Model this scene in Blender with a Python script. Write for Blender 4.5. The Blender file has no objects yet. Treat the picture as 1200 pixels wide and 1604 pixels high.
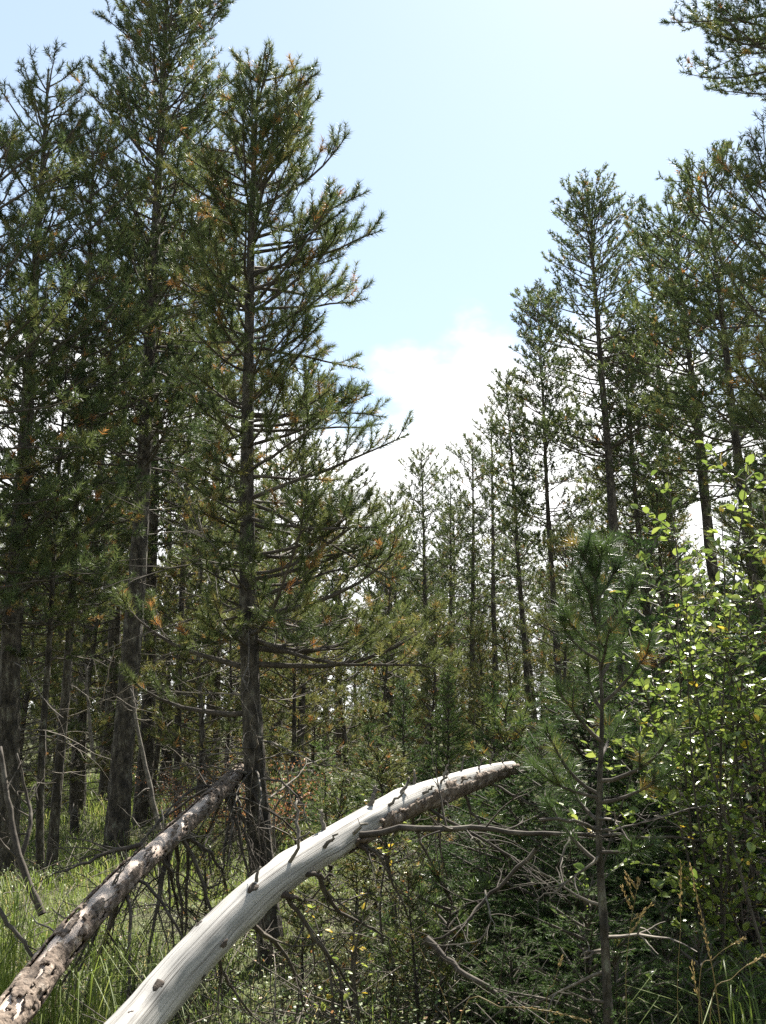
import bpy, math, random
import numpy as np
from mathutils import Vector, noise as mnoise

R = math.radians
scene = bpy.context.scene
COL = scene.collection

# ------------------------------------------------------------------ camera
CAM_H, PITCH, FPX = 1.6, R(11.5), 1560.0
cam_d = bpy.data.cameras.new('camera')
cam_d.sensor_fit = 'VERTICAL'
cam_d.sensor_height = 36.0
cam_d.lens = 36.0 * FPX / 1604.0
cam_d.clip_start = 0.05
cam_d.clip_end = 3000
cam = bpy.data.objects.new('camera', cam_d)
COL.objects.link(cam)
cam.location = (0, 0, CAM_H)
cam.rotation_euler = (math.pi / 2 + PITCH, 0, 0)
scene.camera = cam

# ------------------------------------------------------------------ sky
SUN_EL, SUN_AZ = R(51), R(21)          # azimuth clockwise from +Y (towards the right of the view)
world = bpy.data.worlds.new('World')
scene.world = world
world.use_nodes = True
nt = world.node_tree
nt.nodes.clear()
w_out = nt.nodes.new('ShaderNodeOutputWorld')
w_bg = nt.nodes.new('ShaderNodeBackground')
w_sky = nt.nodes.new('ShaderNodeTexSky')
w_sky.sky_type = 'NISHITA'
w_sky.sun_disc = False
w_sky.sun_elevation = SUN_EL
w_sky.sun_rotation = SUN_AZ
w_sky.altitude = 900
w_sky.air_density = 1.0
w_sky.dust_density = 0.6
w_sky.ozone_density = 1.0
w_bg.inputs['Strength'].default_value = 0.070
# cumulus low over the horizon, all the way round
w_tc = nt.nodes.new('ShaderNodeTexCoord')
w_sep = nt.nodes.new('ShaderNodeSeparateXYZ')
w_noise = nt.nodes.new('ShaderNodeTexNoise')
w_noise.inputs['Scale'].default_value = 3.2
w_noise.inputs['Detail'].default_value = 7
w_noise.inputs['Roughness'].default_value = 0.5
w_map = nt.nodes.new('ShaderNodeMapping')
w_map.inputs['Scale'].default_value = (1, 1, 1.6)
w_map.inputs['Location'].default_value = (0.35, 0.1, 0.0)
w_low = nt.nodes.new('ShaderNodeMapRange')
w_low.inputs['From Min'].default_value = 0.12
w_low.inputs['From Max'].default_value = 0.46
w_low.inputs['To Min'].default_value = 0.48
w_low.inputs['To Max'].default_value = -0.25
w_add = nt.nodes.new('ShaderNodeMath'); w_add.operation = 'ADD'
w_ramp = nt.nodes.new('ShaderNodeMapRange')
w_ramp.interpolation_type = 'SMOOTHSTEP'
w_ramp.inputs['From Min'].default_value = 0.54
w_ramp.inputs['From Max'].default_value = 0.66
w_mix = nt.nodes.new('ShaderNodeMix'); w_mix.data_type = 'RGBA'
w_mix.inputs[7].default_value = (8, 8, 8, 1)
L = nt.links.new
L(w_tc.outputs['Generated'], w_map.inputs['Vector'])
L(w_map.outputs['Vector'], w_noise.inputs['Vector'])
L(w_tc.outputs['Generated'], w_sep.inputs[0])
L(w_sep.outputs['Z'], w_low.inputs['Value'])
L(w_noise.outputs['Fac'], w_add.inputs[0])
L(w_low.outputs['Result'], w_add.inputs[1])
L(w_add.outputs[0], w_ramp.inputs['Value'])
L(w_ramp.outputs['Result'], w_mix.inputs[0])
# thin, even high veil that pales the blue
w_veil = nt.nodes.new('ShaderNodeMix'); w_veil.data_type = 'RGBA'
w_veil.inputs[0].default_value = 0.5
w_veil.inputs[7].default_value = (3.5, 4.15, 4.5, 1)
L(w_sky.outputs['Color'], w_veil.inputs[6])
L(w_veil.outputs[2], w_mix.inputs[6])
L(w_mix.outputs[2], w_bg.inputs['Color'])
L(w_bg.outputs[0], w_out.inputs['Surface'])

# ------------------------------------------------------------------ sun
sun_d = bpy.data.lights.new('sun', 'SUN')
sun_d.energy = 5.0
sun_d.angle = R(0.53)
sun_d.color = (1.0, 0.95, 0.86)
sun = bpy.data.objects.new('sun', sun_d)
COL.objects.link(sun)
sdir = Vector((math.sin(SUN_AZ) * math.cos(SUN_EL), math.cos(SUN_AZ) * math.cos(SUN_EL), math.sin(SUN_EL)))
sun.rotation_euler = sdir.to_track_quat('Z', 'Y').to_euler()
sun.location = (20, 40, 50)

# ------------------------------------------------------------------ exposure / render
vs = scene.view_settings
vs.view_transform = 'Standard'
vs.look = 'None'
vs.exposure = 1.82
vs.gamma = 1.0
vs.use_curve_mapping = False
scene.cycles.max_bounces = 8
scene.cycles.diffuse_bounces = 3
scene.cycles.glossy_bounces = 2
scene.cycles.transmission_bounces = 5
scene.cycles.volume_bounces = 0
scene.cycles.sample_clamp_indirect = 4.0
scene.cycles.use_denoising = False

# ================================================================== helpers
CP, SP = math.cos(PITCH), math.sin(PITCH)


def at(x, y, D):
    """world point seen at photo pixel (x, y) at a distance D along +Y"""
    u, v = (x - 600) / FPX, (802 - y) / FPX
    d = np.array((u, CP - v * SP, SP + v * CP))
    d = d * (D / d[1])
    return np.array((d[0], d[1], CAM_H + d[2]))


def gz(x, y):
    """height of the hummocky ground"""
    return (0.07 * math.sin(x * 1.7 + 0.6) * math.sin(y * 1.3 + 1.1) + 0.05 * math.sin(x * 3.1 - y * 2.3)
            + 0.03 * math.sin(x * 5.3 + y * 4.7) + 0.10 * math.sin(x * 0.31 + 1.0) * math.sin(y * 0.27))


def gz_np(x, y):
    return (0.07 * np.sin(x * 1.7 + 0.6) * np.sin(y * 1.3 + 1.1) + 0.05 * np.sin(x * 3.1 - y * 2.3)
            + 0.03 * np.sin(x * 5.3 + y * 4.7) + 0.10 * np.sin(x * 0.31 + 1.0) * np.sin(y * 0.27))


def unit(v):
    v = np.asarray(v, float)
    return v / (np.linalg.norm(v) + 1e-9)


def units(v):
    return v / (np.linalg.norm(v, axis=-1, keepdims=True) + 1e-9)


class MB:
    """collects faces with a material index and a per-vertex 'tint'"""

    def __init__(self):
        self.v, self.f, self.t = [], [], []
        self.n = 0

    def add(self, V, F, mat=0, tint=0.0):
        V = np.asarray(V, float).reshape(-1, 3)
        F = np.asarray(F, int)
        if len(V) == 0 or len(F) == 0:
            return
        self.v.append(V)
        self.f.append((F + self.n, mat))
        self.t.append(np.broadcast_to(np.asarray(tint, float), (len(V),)))
        self.n += len(V)

    def mesh(self, name, mats, smooth=False):
        me = bpy.data.meshes.new(name)
        if self.n == 0:
            return me
        V = np.concatenate(self.v)
        T = np.concatenate(self.t)
        loops = np.concatenate([f.ravel() for f, m in self.f])
        tot = np.concatenate([np.full(len(f), f.shape[1]) for f, m in self.f])
        mat = np.concatenate([np.full(len(f), m) for f, m in self.f])
        start = np.concatenate(([0], np.cumsum(tot)[:-1]))
        me.vertices.add(len(V)); me.vertices.foreach_set('co', V.ravel())
        me.loops.add(len(loops)); me.loops.foreach_set('vertex_index', loops.astype(np.int32))
        me.polygons.add(len(tot)); me.polygons.foreach_set('loop_start', start.astype(np.int32))
        me.polygons.foreach_set('material_index', mat.astype(np.int32))
        sm = (tot == 4) if smooth else np.zeros(len(tot), bool)
        me.polygons.foreach_set('use_smooth', sm)
        a = me.attributes.new('tint', 'FLOAT', 'POINT')
        a.data.foreach_set('value', T.astype(np.float32))
        for m in mats:
            me.materials.append(m)
        me.update()
        me.validate()
        return me

    def build(self, name, mats, parent=None, smooth=True, origin=None):
        if not isinstance(mats, (list, tuple)):
            mats = [mats]
        o = bpy.data.objects.new(name, self.mesh(name, mats, smooth))
        COL.objects.link(o)
        if parent is not None:
            o.parent = parent
        return o


def tag(o, label=None, cat=None, group=None, kind=None):
    if label: o['label'] = label
    if cat: o['category'] = cat
    if group: o['group'] = group
    if kind: o['kind'] = kind
    return o


def thing(name, label, cat, loc=(0, 0, 0), rz=0, group=None):
    o = bpy.data.objects.new(name, None)
    o.empty_display_size = 0.2
    COL.objects.link(o)
    o.location = [float(c) for c in loc]
    o.rotation_euler = (0, 0, rz)
    return tag(o, label, cat, group)


def copy_thing(root, loc, rz=0, sc=1.0, label=None, group=None, lean=(0, 0), fat=1.0):
    r = root.copy(); COL.objects.link(r)
    r.location = [float(c) for c in loc]
    r.rotation_euler = (lean[0], lean[1], rz)
    r.scale = (sc * fat, sc * fat, sc)
    if label: r['label'] = label
    if group: r['group'] = group
    for ch in root.children:
        c = ch.copy(); COL.objects.link(c); c.parent = r
        for g in ch.children:
            d = g.copy(); COL.objects.link(d); d.parent = c
    return r


def tubes(mb, P, Rd, k=5, mat=0, tint=0.0, cap=True):
    """P (M,N,3) polylines with radii Rd (M,N) -> tubes of k sides"""
    P = np.asarray(P, float); Rd = np.asarray(Rd, float)
    if P.ndim == 2:
        P, Rd = P[None], Rd[None]
    M, N, _ = P.shape
    T = units(np.gradient(P, axis=1))
    mean = units(P[:, -1] - P[:, 0])
    ref = np.where(np.abs(mean[:, 2:3]) > 0.8, np.array([[1.0, 0.13, 0.0]]), np.array([[0.05, 0.0, 1.0]]))[:, None, :]
    A = units(np.cross(T, np.broadcast_to(ref, T.shape)))
    B = np.cross(A, T)
    ang = np.arange(k) * 2 * math.pi / k
    V = P[:, :, None, :] + Rd[:, :, None, None] * (np.cos(ang)[None, None, :, None] * A[:, :, None, :]
                                                  + np.sin(ang)[None, None, :, None] * B[:, :, None, :])
    i, j = np.meshgrid(np.arange(N - 1), np.arange(k), indexing='ij')
    q = np.stack([i * k + j, i * k + (j + 1) % k, (i + 1) * k + (j + 1) % k, (i + 1) * k + j], -1).reshape(-1, 4)
    F = (q[None] + (np.arange(M) * N * k)[:, None, None]).reshape(-1, 4)
    mb.add(V.reshape(-1, 3), F, mat, tint)
    if cap and k > 3:
        last = np.arange(k) + (N - 1) * k
        Fc = (last[None] + (np.arange(M) * N * k)[:, None]) + (mb.n - M * N * k)
        mb.f.append((Fc, mat))
    return V


def spline(ctrl, n):
    """Catmull-Rom through control points, n samples"""
    C = np.asarray(ctrl, float)
    C = np.vstack([2 * C[0] - C[1], C, 2 * C[-1] - C[-2]])
    m = len(C) - 3
    out = []
    for t in np.linspace(0, m, n):
        i = min(int(t), m - 1); u = t - i
        a, b, c, d = C[i:i + 4]
        out.append(0.5 * (2 * b + (c - a) * u + (2 * a - 5 * b + 4 * c - d) * u * u + (3 * b - a - 3 * c + d) * u ** 3))
    return np.array(out)


# ================================================================== materials
def new_mat(name):
    m = bpy.data.materials.new(name)
    m.use_nodes = True
    n = m.node_tree
    n.nodes.clear()
    return m, n


def ramp_node(n, stops):
    r = n.nodes.new('ShaderNodeValToRGB')
    el = r.color_ramp.elements
    while len(el) > 1:
        el.remove(el[-1])
    el[0].position = stops[0][0]; el[0].color = (*stops[0][1], 1)
    for p, c in stops[1:]:
        e = el.new(p); e.color = (*c, 1)
    return r


def leaf_mat(name, stops, translucent=0.3, rough=0.45, spec=0.5, vary=0.25):
    """foliage: colour by the shoot's own tint, a little different from plant to plant"""
    m, n = new_mat(name)
    out = n.nodes.new('ShaderNodeOutputMaterial')
    at_ = n.nodes.new('ShaderNodeAttribute'); at_.attribute_name = 'tint'
    rp = ramp_node(n, stops)
    oi = n.nodes.new('ShaderNodeObjectInfo')
    mr = n.nodes.new('ShaderNodeMapRange')
    mr.inputs['To Min'].default_value = 1 - vary
    mr.inputs['To Max'].default_value = 1 + vary
    hs = n.nodes.new('ShaderNodeHueSaturation')
    pb = n.nodes.new('ShaderNodeBsdfPrincipled')
    pb.inputs['Roughness'].default_value = rough
    pb.inputs['Specular IOR Level'].default_value = spec
    tr = n.nodes.new('ShaderNodeBsdfTranslucent')
    mx = n.nodes.new('ShaderNodeMixShader'); mx.inputs[0].default_value = translucent
    K = n.links.new
    K(at_.outputs['Fac'], rp.inputs[0])
    K(rp.outputs[0], hs.inputs['Color'])
    K(oi.outputs['Random'], mr.inputs['Value'])
    K(mr.outputs[0], hs.inputs['Value'])
    K(hs.outputs[0], pb.inputs['Base Color'])
    K(hs.outputs[0], tr.inputs['Color'])
    K(pb.outputs[0], mx.inputs[1]); K(tr.outputs[0], mx.inputs[2])
    K(mx.outputs[0], out.inputs['Surface'])
    return m


def noise_mat(name, stops, scale=(1, 1, 1), nscale=8, detail=8, rough=0.85, bump=0.3, bscale=None, dist=0.01, attr=None, spec=0.3):
    m, n = new_mat(name)
    out = n.nodes.new('ShaderNodeOutputMaterial')
    pb = n.nodes.new('ShaderNodeBsdfPrincipled')
    pb.inputs['Roughness'].default_value = rough
    pb.inputs['Specular IOR Level'].default_value = spec
    tc = n.nodes.new('ShaderNodeTexCoord')
    mp = n.nodes.new('ShaderNodeMapping'); mp.inputs['Scale'].default_value = scale
    nz = n.nodes.new('ShaderNodeTexNoise')
    nz.inputs['Scale'].default_value = nscale; nz.inputs['Detail'].default_value = detail
    nz.inputs['Roughness'].default_value = 0.65
    rp = ramp_node(n, stops)
    nb = n.nodes.new('ShaderNodeTexNoise')
    nb.inputs['Scale'].default_value = bscale or nscale * 2.5; nb.inputs['Detail'].default_value = 6
    bp = n.nodes.new('ShaderNodeBump'); bp.inputs['Strength'].default_value = bump; bp.inputs['Distance'].default_value = dist
    K = n.links.new
    K(tc.outputs['Object'], mp.inputs['Vector'])
    if attr:
        ga = n.nodes.new('ShaderNodeAttribute'); ga.attribute_name = attr
        K(ga.outputs['Vector'], mp.inputs['Vector'])
    K(mp.outputs[0], nz.inputs['Vector']); K(mp.outputs[0], nb.inputs['Vector'])
    K(nz.outputs['Fac'], rp.inputs[0])
    K(rp.outputs[0], pb.inputs['Base Color'])
    K(nb.outputs['Fac'], bp.inputs['Height']); K(bp.outputs[0], pb.inputs['Normal'])
    K(pb.outputs[0], out.inputs['Surface'])
    return m


PINE = leaf_mat('pine_needles', [(0.0, (0.046, 0.072, 0.026)), (0.35, (0.100, 0.125, 0.038)), (0.62, (0.175, 0.17, 0.050)),
                                 (0.78, (0.26, 0.18, 0.06)), (0.95, (0.38, 0.17, 0.05))], 0.45, 0.5, 0.35, 0.2)
YPINE = leaf_mat('young_pine_needles', [(0.0, (0.036, 0.064, 0.020)), (0.45, (0.09, 0.135, 0.034)), (0.7, (0.17, 0.18, 0.045)),
                                        (0.95, (0.34, 0.18, 0.04))], 0.4, 0.4, 0.5, 0.12)
SPRUCE = leaf_mat('spruce_needles', [(0.0, (0.032, 0.062, 0.018)), (0.5, (0.075, 0.125, 0.032)), (1.0, (0.22, 0.31, 0.07))], 0.38, 0.6, 0.25, 0.12)
DEADN = leaf_mat('dead_needles', [(0.0, (0.07, 0.055, 0.05)), (0.5, (0.16, 0.115, 0.10)), (1.0, (0.24, 0.17, 0.14))], 0.2, 0.7, 0.2, 0.1)
LEAF = leaf_mat('broad_leaf', [(0.0, (0.08, 0.13, 0.028)), (0.5, (0.16, 0.225, 0.042)), (0.85, (0.28, 0.33, 0.07)), (1.0, (0.45, 0.33, 0.04))], 0.45, 0.3, 0.6, 0.12)
BERRY = leaf_mat('dwarf_shrub_leaf', [(0.0, (0.05, 0.09, 0.03)), (0.5, (0.12, 0.17, 0.055)), (0.8, (0.22, 0.24, 0.08)), (1.0, (0.34, 0.17, 0.06))], 0.3, 0.48, 0.4, 0.05)
GRASS = leaf_mat('grass_blade', [(0.0, (0.08, 0.12, 0.022)), (0.5, (0.15, 0.20, 0.038)), (0.85, (0.25, 0.27, 0.07)), (1.0, (0.38, 0.30, 0.15))], 0.5, 0.5, 0.3, 0.05)
STRAW = leaf_mat('straw_stalk', [(0.0, (0.20, 0.15, 0.06)), (1.0, (0.42, 0.30, 0.13))], 0.25, 0.6, 0.3, 0.1)
REDLEAF = leaf_mat('rusty_leaf', [(0.0, (0.20, 0.085, 0.04)), (1.0, (0.40, 0.20, 0.09))], 0.35, 0.5, 0.3, 0.1)

BARK = noise_mat('pine_bark', [(0.34, (0.016, 0.014, 0.011)), (0.48, (0.045, 0.038, 0.029)), (0.58, (0.088, 0.076, 0.058)), (0.70, (0.175, 0.175, 0.13))],
                 (1, 1, 0.4), 20, 10, 0.92, 1.0, 34, 0.05)
TWIG = noise_mat('twig_bark', [(0.3, (0.028, 0.022, 0.017)), (0.55, (0.068, 0.056, 0.043)), (0.75, (0.15, 0.135, 0.105))], (1, 1, 1), 12, 4, 0.85, 0.3)
DEADW = noise_mat('dead_twig', [(0.3, (0.055, 0.046, 0.037)), (0.55, (0.13, 0.112, 0.09)), (0.75, (0.25, 0.23, 0.185))], (1, 1, 1), 14, 4, 0.85, 0.3)
SHRUBW = noise_mat('shrub_stem', [(0.3, (0.035, 0.03, 0.024)), (0.7, (0.10, 0.085, 0.065))], (1, 1, 1), 14, 4, 0.8, 0.3)
SOIL = noise_mat('forest_floor', [(0.30, (0.030, 0.026, 0.016)), (0.45, (0.060, 0.062, 0.026)), (0.58, (0.085, 0.10, 0.032)), (0.72, (0.12, 0.10, 0.05))],
                 (1, 1, 1), 2.3, 10, 0.95, 0.8, 14, 0.05)
LOGBARK = noise_mat('flaking_bark', [(0.30, (0.040, 0.030, 0.023)), (0.46, (0.115, 0.085, 0.064)), (0.58, (0.20, 0.155, 0.12)), (0.70, (0.33, 0.30, 0.26))],
                    (1, 1, 1), 22, 8, 0.9, 1.0, 40, 0.02)
KNOT = noise_mat('knot_wood', [(0.3, (0.022, 0.017, 0.013)), (0.7, (0.085, 0.066, 0.052))], (1, 1, 1), 40, 4, 0.9, 0.5)
# wood of the logs: grain runs along the log through the 'grain' attribute (angle, 0, length)
def weathered(name, stops, crack_col):
    """dead wood: grey mottling, fine grain, long drying cracks along the 'grain' attribute"""
    m, n = new_mat(name)
    K = n.links.new
    out = n.nodes.new('ShaderNodeOutputMaterial')
    pb = n.nodes.new('ShaderNodeBsdfPrincipled')
    pb.inputs['Roughness'].default_value = 0.7; pb.inputs['Specular IOR Level'].default_value = 0.3
    ga = n.nodes.new('ShaderNodeAttribute'); ga.attribute_name = 'grain'

    def nz(scale3, sc, det, dist=0.0):
        mp = n.nodes.new('ShaderNodeMapping'); mp.inputs['Scale'].default_value = scale3
        t = n.nodes.new('ShaderNodeTexNoise'); t.inputs['Scale'].default_value = sc; t.inputs['Detail'].default_value = det
        t.inputs['Distortion'].default_value = dist
        K(ga.outputs['Vector'], mp.inputs['Vector']); K(mp.outputs[0], t.inputs['Vector'])
        return t.outputs['Fac']
    stain = nz((1, 1, 1.6), 1.7, 8)
    grain = nz((9, 9, 0.5), 2.4, 8, 0.3)
    crack = nz((5, 5, 0.22), 2.2, 5, 0.25)
    r1 = ramp_node(n, stops); K(stain, r1.inputs[0])
    r2 = ramp_node(n, [(0.3, (0.86, 0.85, 0.84)), (0.7, (1.04, 1.04, 1.04))]); K(grain, r2.inputs[0])
    r3 = ramp_node(n, [(0.478, (0, 0, 0)), (0.497, (1, 1, 1)), (0.508, (1, 1, 1)), (0.527, (0, 0, 0))]); K(crack, r3.inputs[0])
    gate = ramp_node(n, [(0.40, (0, 0, 0)), (0.50, (1, 1, 1))]); K(nz((1.5, 1.5, 0.9), 2.0, 3), gate.inputs[0])
    mu = n.nodes.new('ShaderNodeMix'); mu.data_type = 'RGBA'; mu.blend_type = 'MULTIPLY'; mu.inputs[0].default_value = 1.0
    K(r1.outputs[0], mu.inputs[6]); K(r2.outputs[0], mu.inputs[7])
    cm = n.nodes.new('ShaderNodeMath'); cm.operation = 'MULTIPLY'
    K(r3.outputs[0], cm.inputs[0]); K(gate.outputs[0], cm.inputs[1])
    mc = n.nodes.new('ShaderNodeMix'); mc.data_type = 'RGBA'; mc.inputs[7].default_value = (*crack_col, 1)
    K(cm.outputs[0], mc.inputs[0]); K(mu.outputs[2], mc.inputs[6]); K(mc.outputs[2], pb.inputs['Base Color'])
    hh = n.nodes.new('ShaderNodeMath'); hh.operation = 'MULTIPLY_ADD'; hh.inputs[1].default_value = -1.2
    K(cm.outputs[0], hh.inputs[0]); K(grain, hh.inputs[2])
    bp = n.nodes.new('ShaderNodeBump'); bp.inputs['Strength'].default_value = 0.35; bp.inputs['Distance'].default_value = 0.008
    K(hh.outputs[0], bp.inputs['Height']); K(bp.outputs[0], pb.inputs['Normal'])
    K(pb.outputs[0], out.inputs['Surface'])
    return m


SILVER = weathered('silver_wood', [(0.26, (0.15, 0.142, 0.13)), (0.38, (0.29, 0.278, 0.258)), (0.52, (0.42, 0.40, 0.372)), (0.75, (0.53, 0.505, 0.47))], (0.07, 0.058, 0.048))
PALEW = noise_mat('peeled_wood', [(0.28, (0.26, 0.19, 0.145)), (0.45, (0.42, 0.33, 0.27)), (0.65, (0.54, 0.455, 0.385))],
                  (5.0, 5.0, 1.0), 2.6, 10, 0.6, 0.25, 7, 0.01, attr='grain', spec=0.35)

# ================================================================== the ground
xs = np.concatenate([-np.geomspace(240, 12, 16), np.linspace(-11.5, 11.5, 93), np.geomspace(12, 240, 16)])
ys = np.concatenate([np.linspace(-12, 1, 10), np.linspace(1.2, 26, 100), np.geomspace(27, 320, 20)])
GX, GY = np.meshgrid(xs, ys, indexing='ij')
GZ = gz_np(GX, GY)
nx, ny = len(xs), len(ys)
i, j = np.meshgrid(np.arange(nx - 1), np.arange(ny - 1), indexing='ij')
q = np.stack([i * ny + j, (i + 1) * ny + j, (i + 1) * ny + j + 1, i * ny + j + 1], -1).reshape(-1, 4)
mb = MB()
mb.add(np.stack([GX, GY, GZ], -1), q)
tag(mb.build('ground', SOIL), kind='structure')


# ================================================================== conifers
def rot_about(v, k, a):
    return v * math.cos(a) + np.cross(k, v) * math.sin(a) + k * np.dot(k, v) * (1 - math.cos(a))


UP = np.array((0.0, 0.0, 1.0))


def grow(rng, p0, d0, length, n, up, wob):
    """a curved shoot: starts along d0, bends towards +Z by 'up'"""
    pts = [np.asarray(p0, float)]
    d = unit(d0)
    st = length / (n - 1)
    for _ in range(n - 1):
        d = unit(d + UP * (up / (n - 1)) + rng.normal(0, wob, 3))
        pts.append(pts[-1] + d * st)
    return np.array(pts)


def grow_v(rng, P0, D0, length, n, up, wob):
    """many curved shoots at once: (M,n,3)"""
    M = len(P0)
    out = np.empty((M, n, 3))
    out[:, 0] = P0
    d = units(np.asarray(D0, float))
    st = (np.asarray(length) / (n - 1))[:, None]
    for k in range(1, n):
        d = units(d + UP * (up / (n - 1)) + rng.normal(0, wob, (M, 3)))
        out[:, k] = out[:, k - 1] + d * st
    return out


def last_part(P, length, keep, tint, rng, segs, brown):
    """pieces of the shoots (M,n,3) within 'keep' metres of their tips carry needles"""
    M, n, _ = P.shape
    st = np.asarray(length) / (n - 1)
    keep = np.minimum(np.broadcast_to(keep, (M,)), np.asarray(length))
    for k in range(n - 1):
        rem1 = st * (n - 2 - k); rem0 = rem1 + st
        ok = rem1 < keep - 1e-6
        if not ok.any():
            continue
        f = np.minimum(1.0, (keep - rem1) / np.maximum(st, 1e-6))[:, None]
        p = P[:, k + 1] + (P[:, k] - P[:, k + 1]) * f
        t = np.array(np.broadcast_to(tint, (M,)), float)
        br = rng.random(M) < brown * (0.25 + rem1 / np.maximum(keep, 1e-6))
        t[br] = rng.uniform(0.6, 0.98, br.sum())
        segs.append((p[ok], P[ok, k + 1], t[ok], np.full(ok.sum(), 1.0 if k == n - 2 else 0.0)))


def along(P, s):
    """points and tangents at fractions s on polylines P (M,n,3), one each"""
    n = P.shape[1]
    f = s * (n - 1); i0 = np.minimum(f.astype(int), n - 2); r = np.arange(len(P))
    d = P[r, i0 + 1] - P[r, i0]
    return P[r, i0] + d * (f - i0)[:, None], units(d)


def gen_branch(rng, p0, az, el, length, r0, o):
    """one limb: wood polylines by size and the needle-bearing pieces"""
    wood = {7: [], 4: [], 3: []}
    segs = []
    d0 = np.array((math.sin(az) * math.cos(el), math.cos(az) * math.cos(el), math.sin(el)))
    main = grow_v(rng, np.array([p0]), d0[None], np.array([length]), 7, o['curl'] + rng.normal(0, 0.15), o['wob'])
    s = np.linspace(0, 1, 7)
    wood[7].append((main, (r0 * (1 - s) ** 0.8 + o['rmin'])[None]))
    tint0 = float(np.clip(rng.normal(o['tint'], 0.10), 0.0, 0.6))
    last_part(main, np.array([length]), min(o['keep'] * 1.5, length * 0.85), tint0, rng, segs, o['brown'])
    n2 = max(2, int(length * (1 - o['bare']) / o['sp2']))
    sp = o['bare'] + (0.97 - o['bare']) * (np.arange(n2) + rng.random(n2) * 0.7) / n2
    side = (np.where(np.arange(n2) % 2, 1.0, -1.0) * rng.choice([-1, 1]))[:, None]
    p, T = along(np.repeat(main, n2, 0), sp)
    N = units(np.cross(T, UP) + 1e-6)
    spread = np.radians(rng.uniform(*o['ang2'], n2))[:, None]
    d = np.cos(spread) * T + np.sin(spread) * (side * N * rng.uniform(0.6, 1.0, (n2, 1)) + UP * rng.uniform(*o['lift'], (n2, 1)))
    l2 = np.clip((0.12 + o['l2'] * (1 - sp)) * length, 0.08, o['l2max']) * rng.uniform(0.65, 1.15, n2)
    sec = grow_v(rng, p, d, l2, 4, o['curl2'], o['wob'])
    wood[4].append((sec, np.tile(np.linspace(o['rmin'] * 1.7, o['rmin'] * 0.8, 4), (n2, 1))))
    tint = np.clip(tint0 + rng.normal(0, 0.08, n2), 0.0, 0.6)
    last_part(sec, l2, o['keep'], tint, rng, segs, o['brown'])
    n3 = (l2 * 0.8 / o['sp3']).astype(int)
    if n3.sum():
        idx = np.repeat(np.arange(n2), n3); m = len(idx)
        k = np.concatenate([np.arange(c) for c in n3])
        pp, T3 = along(sec[idx], 0.2 + 0.75 * (k + rng.random(m) * 0.6) / n3[idx])
        N3 = units(np.cross(T3, UP) + 1e-6)
        d3 = T3 * 0.7 + N3 * rng.choice([-0.7, 0.7], (m, 1)) + UP * rng.uniform(*o['lift'], (m, 1))
        l3 = rng.uniform(*o['l3'], m)
        ter = grow_v(rng, pp, d3, l3, 3, o['curl2'], o['wob'])
        wood[3].append((ter, np.tile(np.linspace(o['rmin'] * 1.1, o['rmin'] * 0.6, 3), (m, 1))))
        last_part(ter, l3, o['keep'], np.clip(tint[idx] + rng.normal(0, 0.06, m), 0, 0.6), rng, segs, o['brown'])
    segs = tuple(np.concatenate([g[k] for g in segs]) for k in range(4))
    return wood, segs


def add_wood(mb, wood, mat, k=(6, 4, 3)):
    for key, sides in zip((7, 4, 3), k):
        for P, rd in wood[key]:
            tubes(mb, P, rd, sides, mat, cap=False)


def add_needles(mb, segs, rng, per_m, nl, w, mat, spread=(30, 78)):
    P0, P1, tint, tip = segs
    if not len(P0):
        return
    ln = np.linalg.norm(P1 - P0, axis=1)
    cnt = np.maximum(1, rng.poisson(per_m * ln + 0.3))
    idx = np.repeat(np.arange(len(P0)), cnt)
    n = len(idx)
    t = rng.random(n)
    base = P0[idx] + (P1 - P0)[idx] * t[:, None]
    ax = units(P1 - P0)[idx]
    perp = units(np.cross(ax, rng.normal(0, 1, (n, 3))))
    th = np.radians(rng.uniform(spread[0], spread[1], n)) * (1 - 0.30 * tip[idx] * t * t)
    d = ax * np.cos(th)[:, None] + perp * np.sin(th)[:, None]
    L_ = nl * rng.uniform(0.75, 1.15, n)
    sd = units(np.cross(d, rng.normal(0, 1, (n, 3)))) * (w * 0.5)
    V = np.empty((n, 3, 3))
    V[:, 0] = base - sd; V[:, 1] = base + sd; V[:, 2] = base + d * L_[:, None]
    tt = np.clip(tint[idx] + rng.normal(0, 0.05, n), 0, 1)
    mb.add(V.reshape(-1, 3), np.arange(n * 3).reshape(-1, 3), mat, np.repeat(tt, 3))


PINE_O = dict(curl=0.36, curl2=0.62, wob=0.08, rmin=0.0024, tint=0.27, keep=0.15, brown=0.12, bare=0.25, sp2=0.125,
              ang2=(35, 65), lift=(-0.15, 0.6), l2=0.42, l2max=0.6, sp3=0.115, l3=(0.09, 0.18))


def pine_profile(t):
    return (1 - t) ** 0.33 * (0.66 + 0.34 * min(1.0, t / 0.25)) * (0.88 + 0.12 * math.sin(t * 17)) + 0.04


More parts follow.
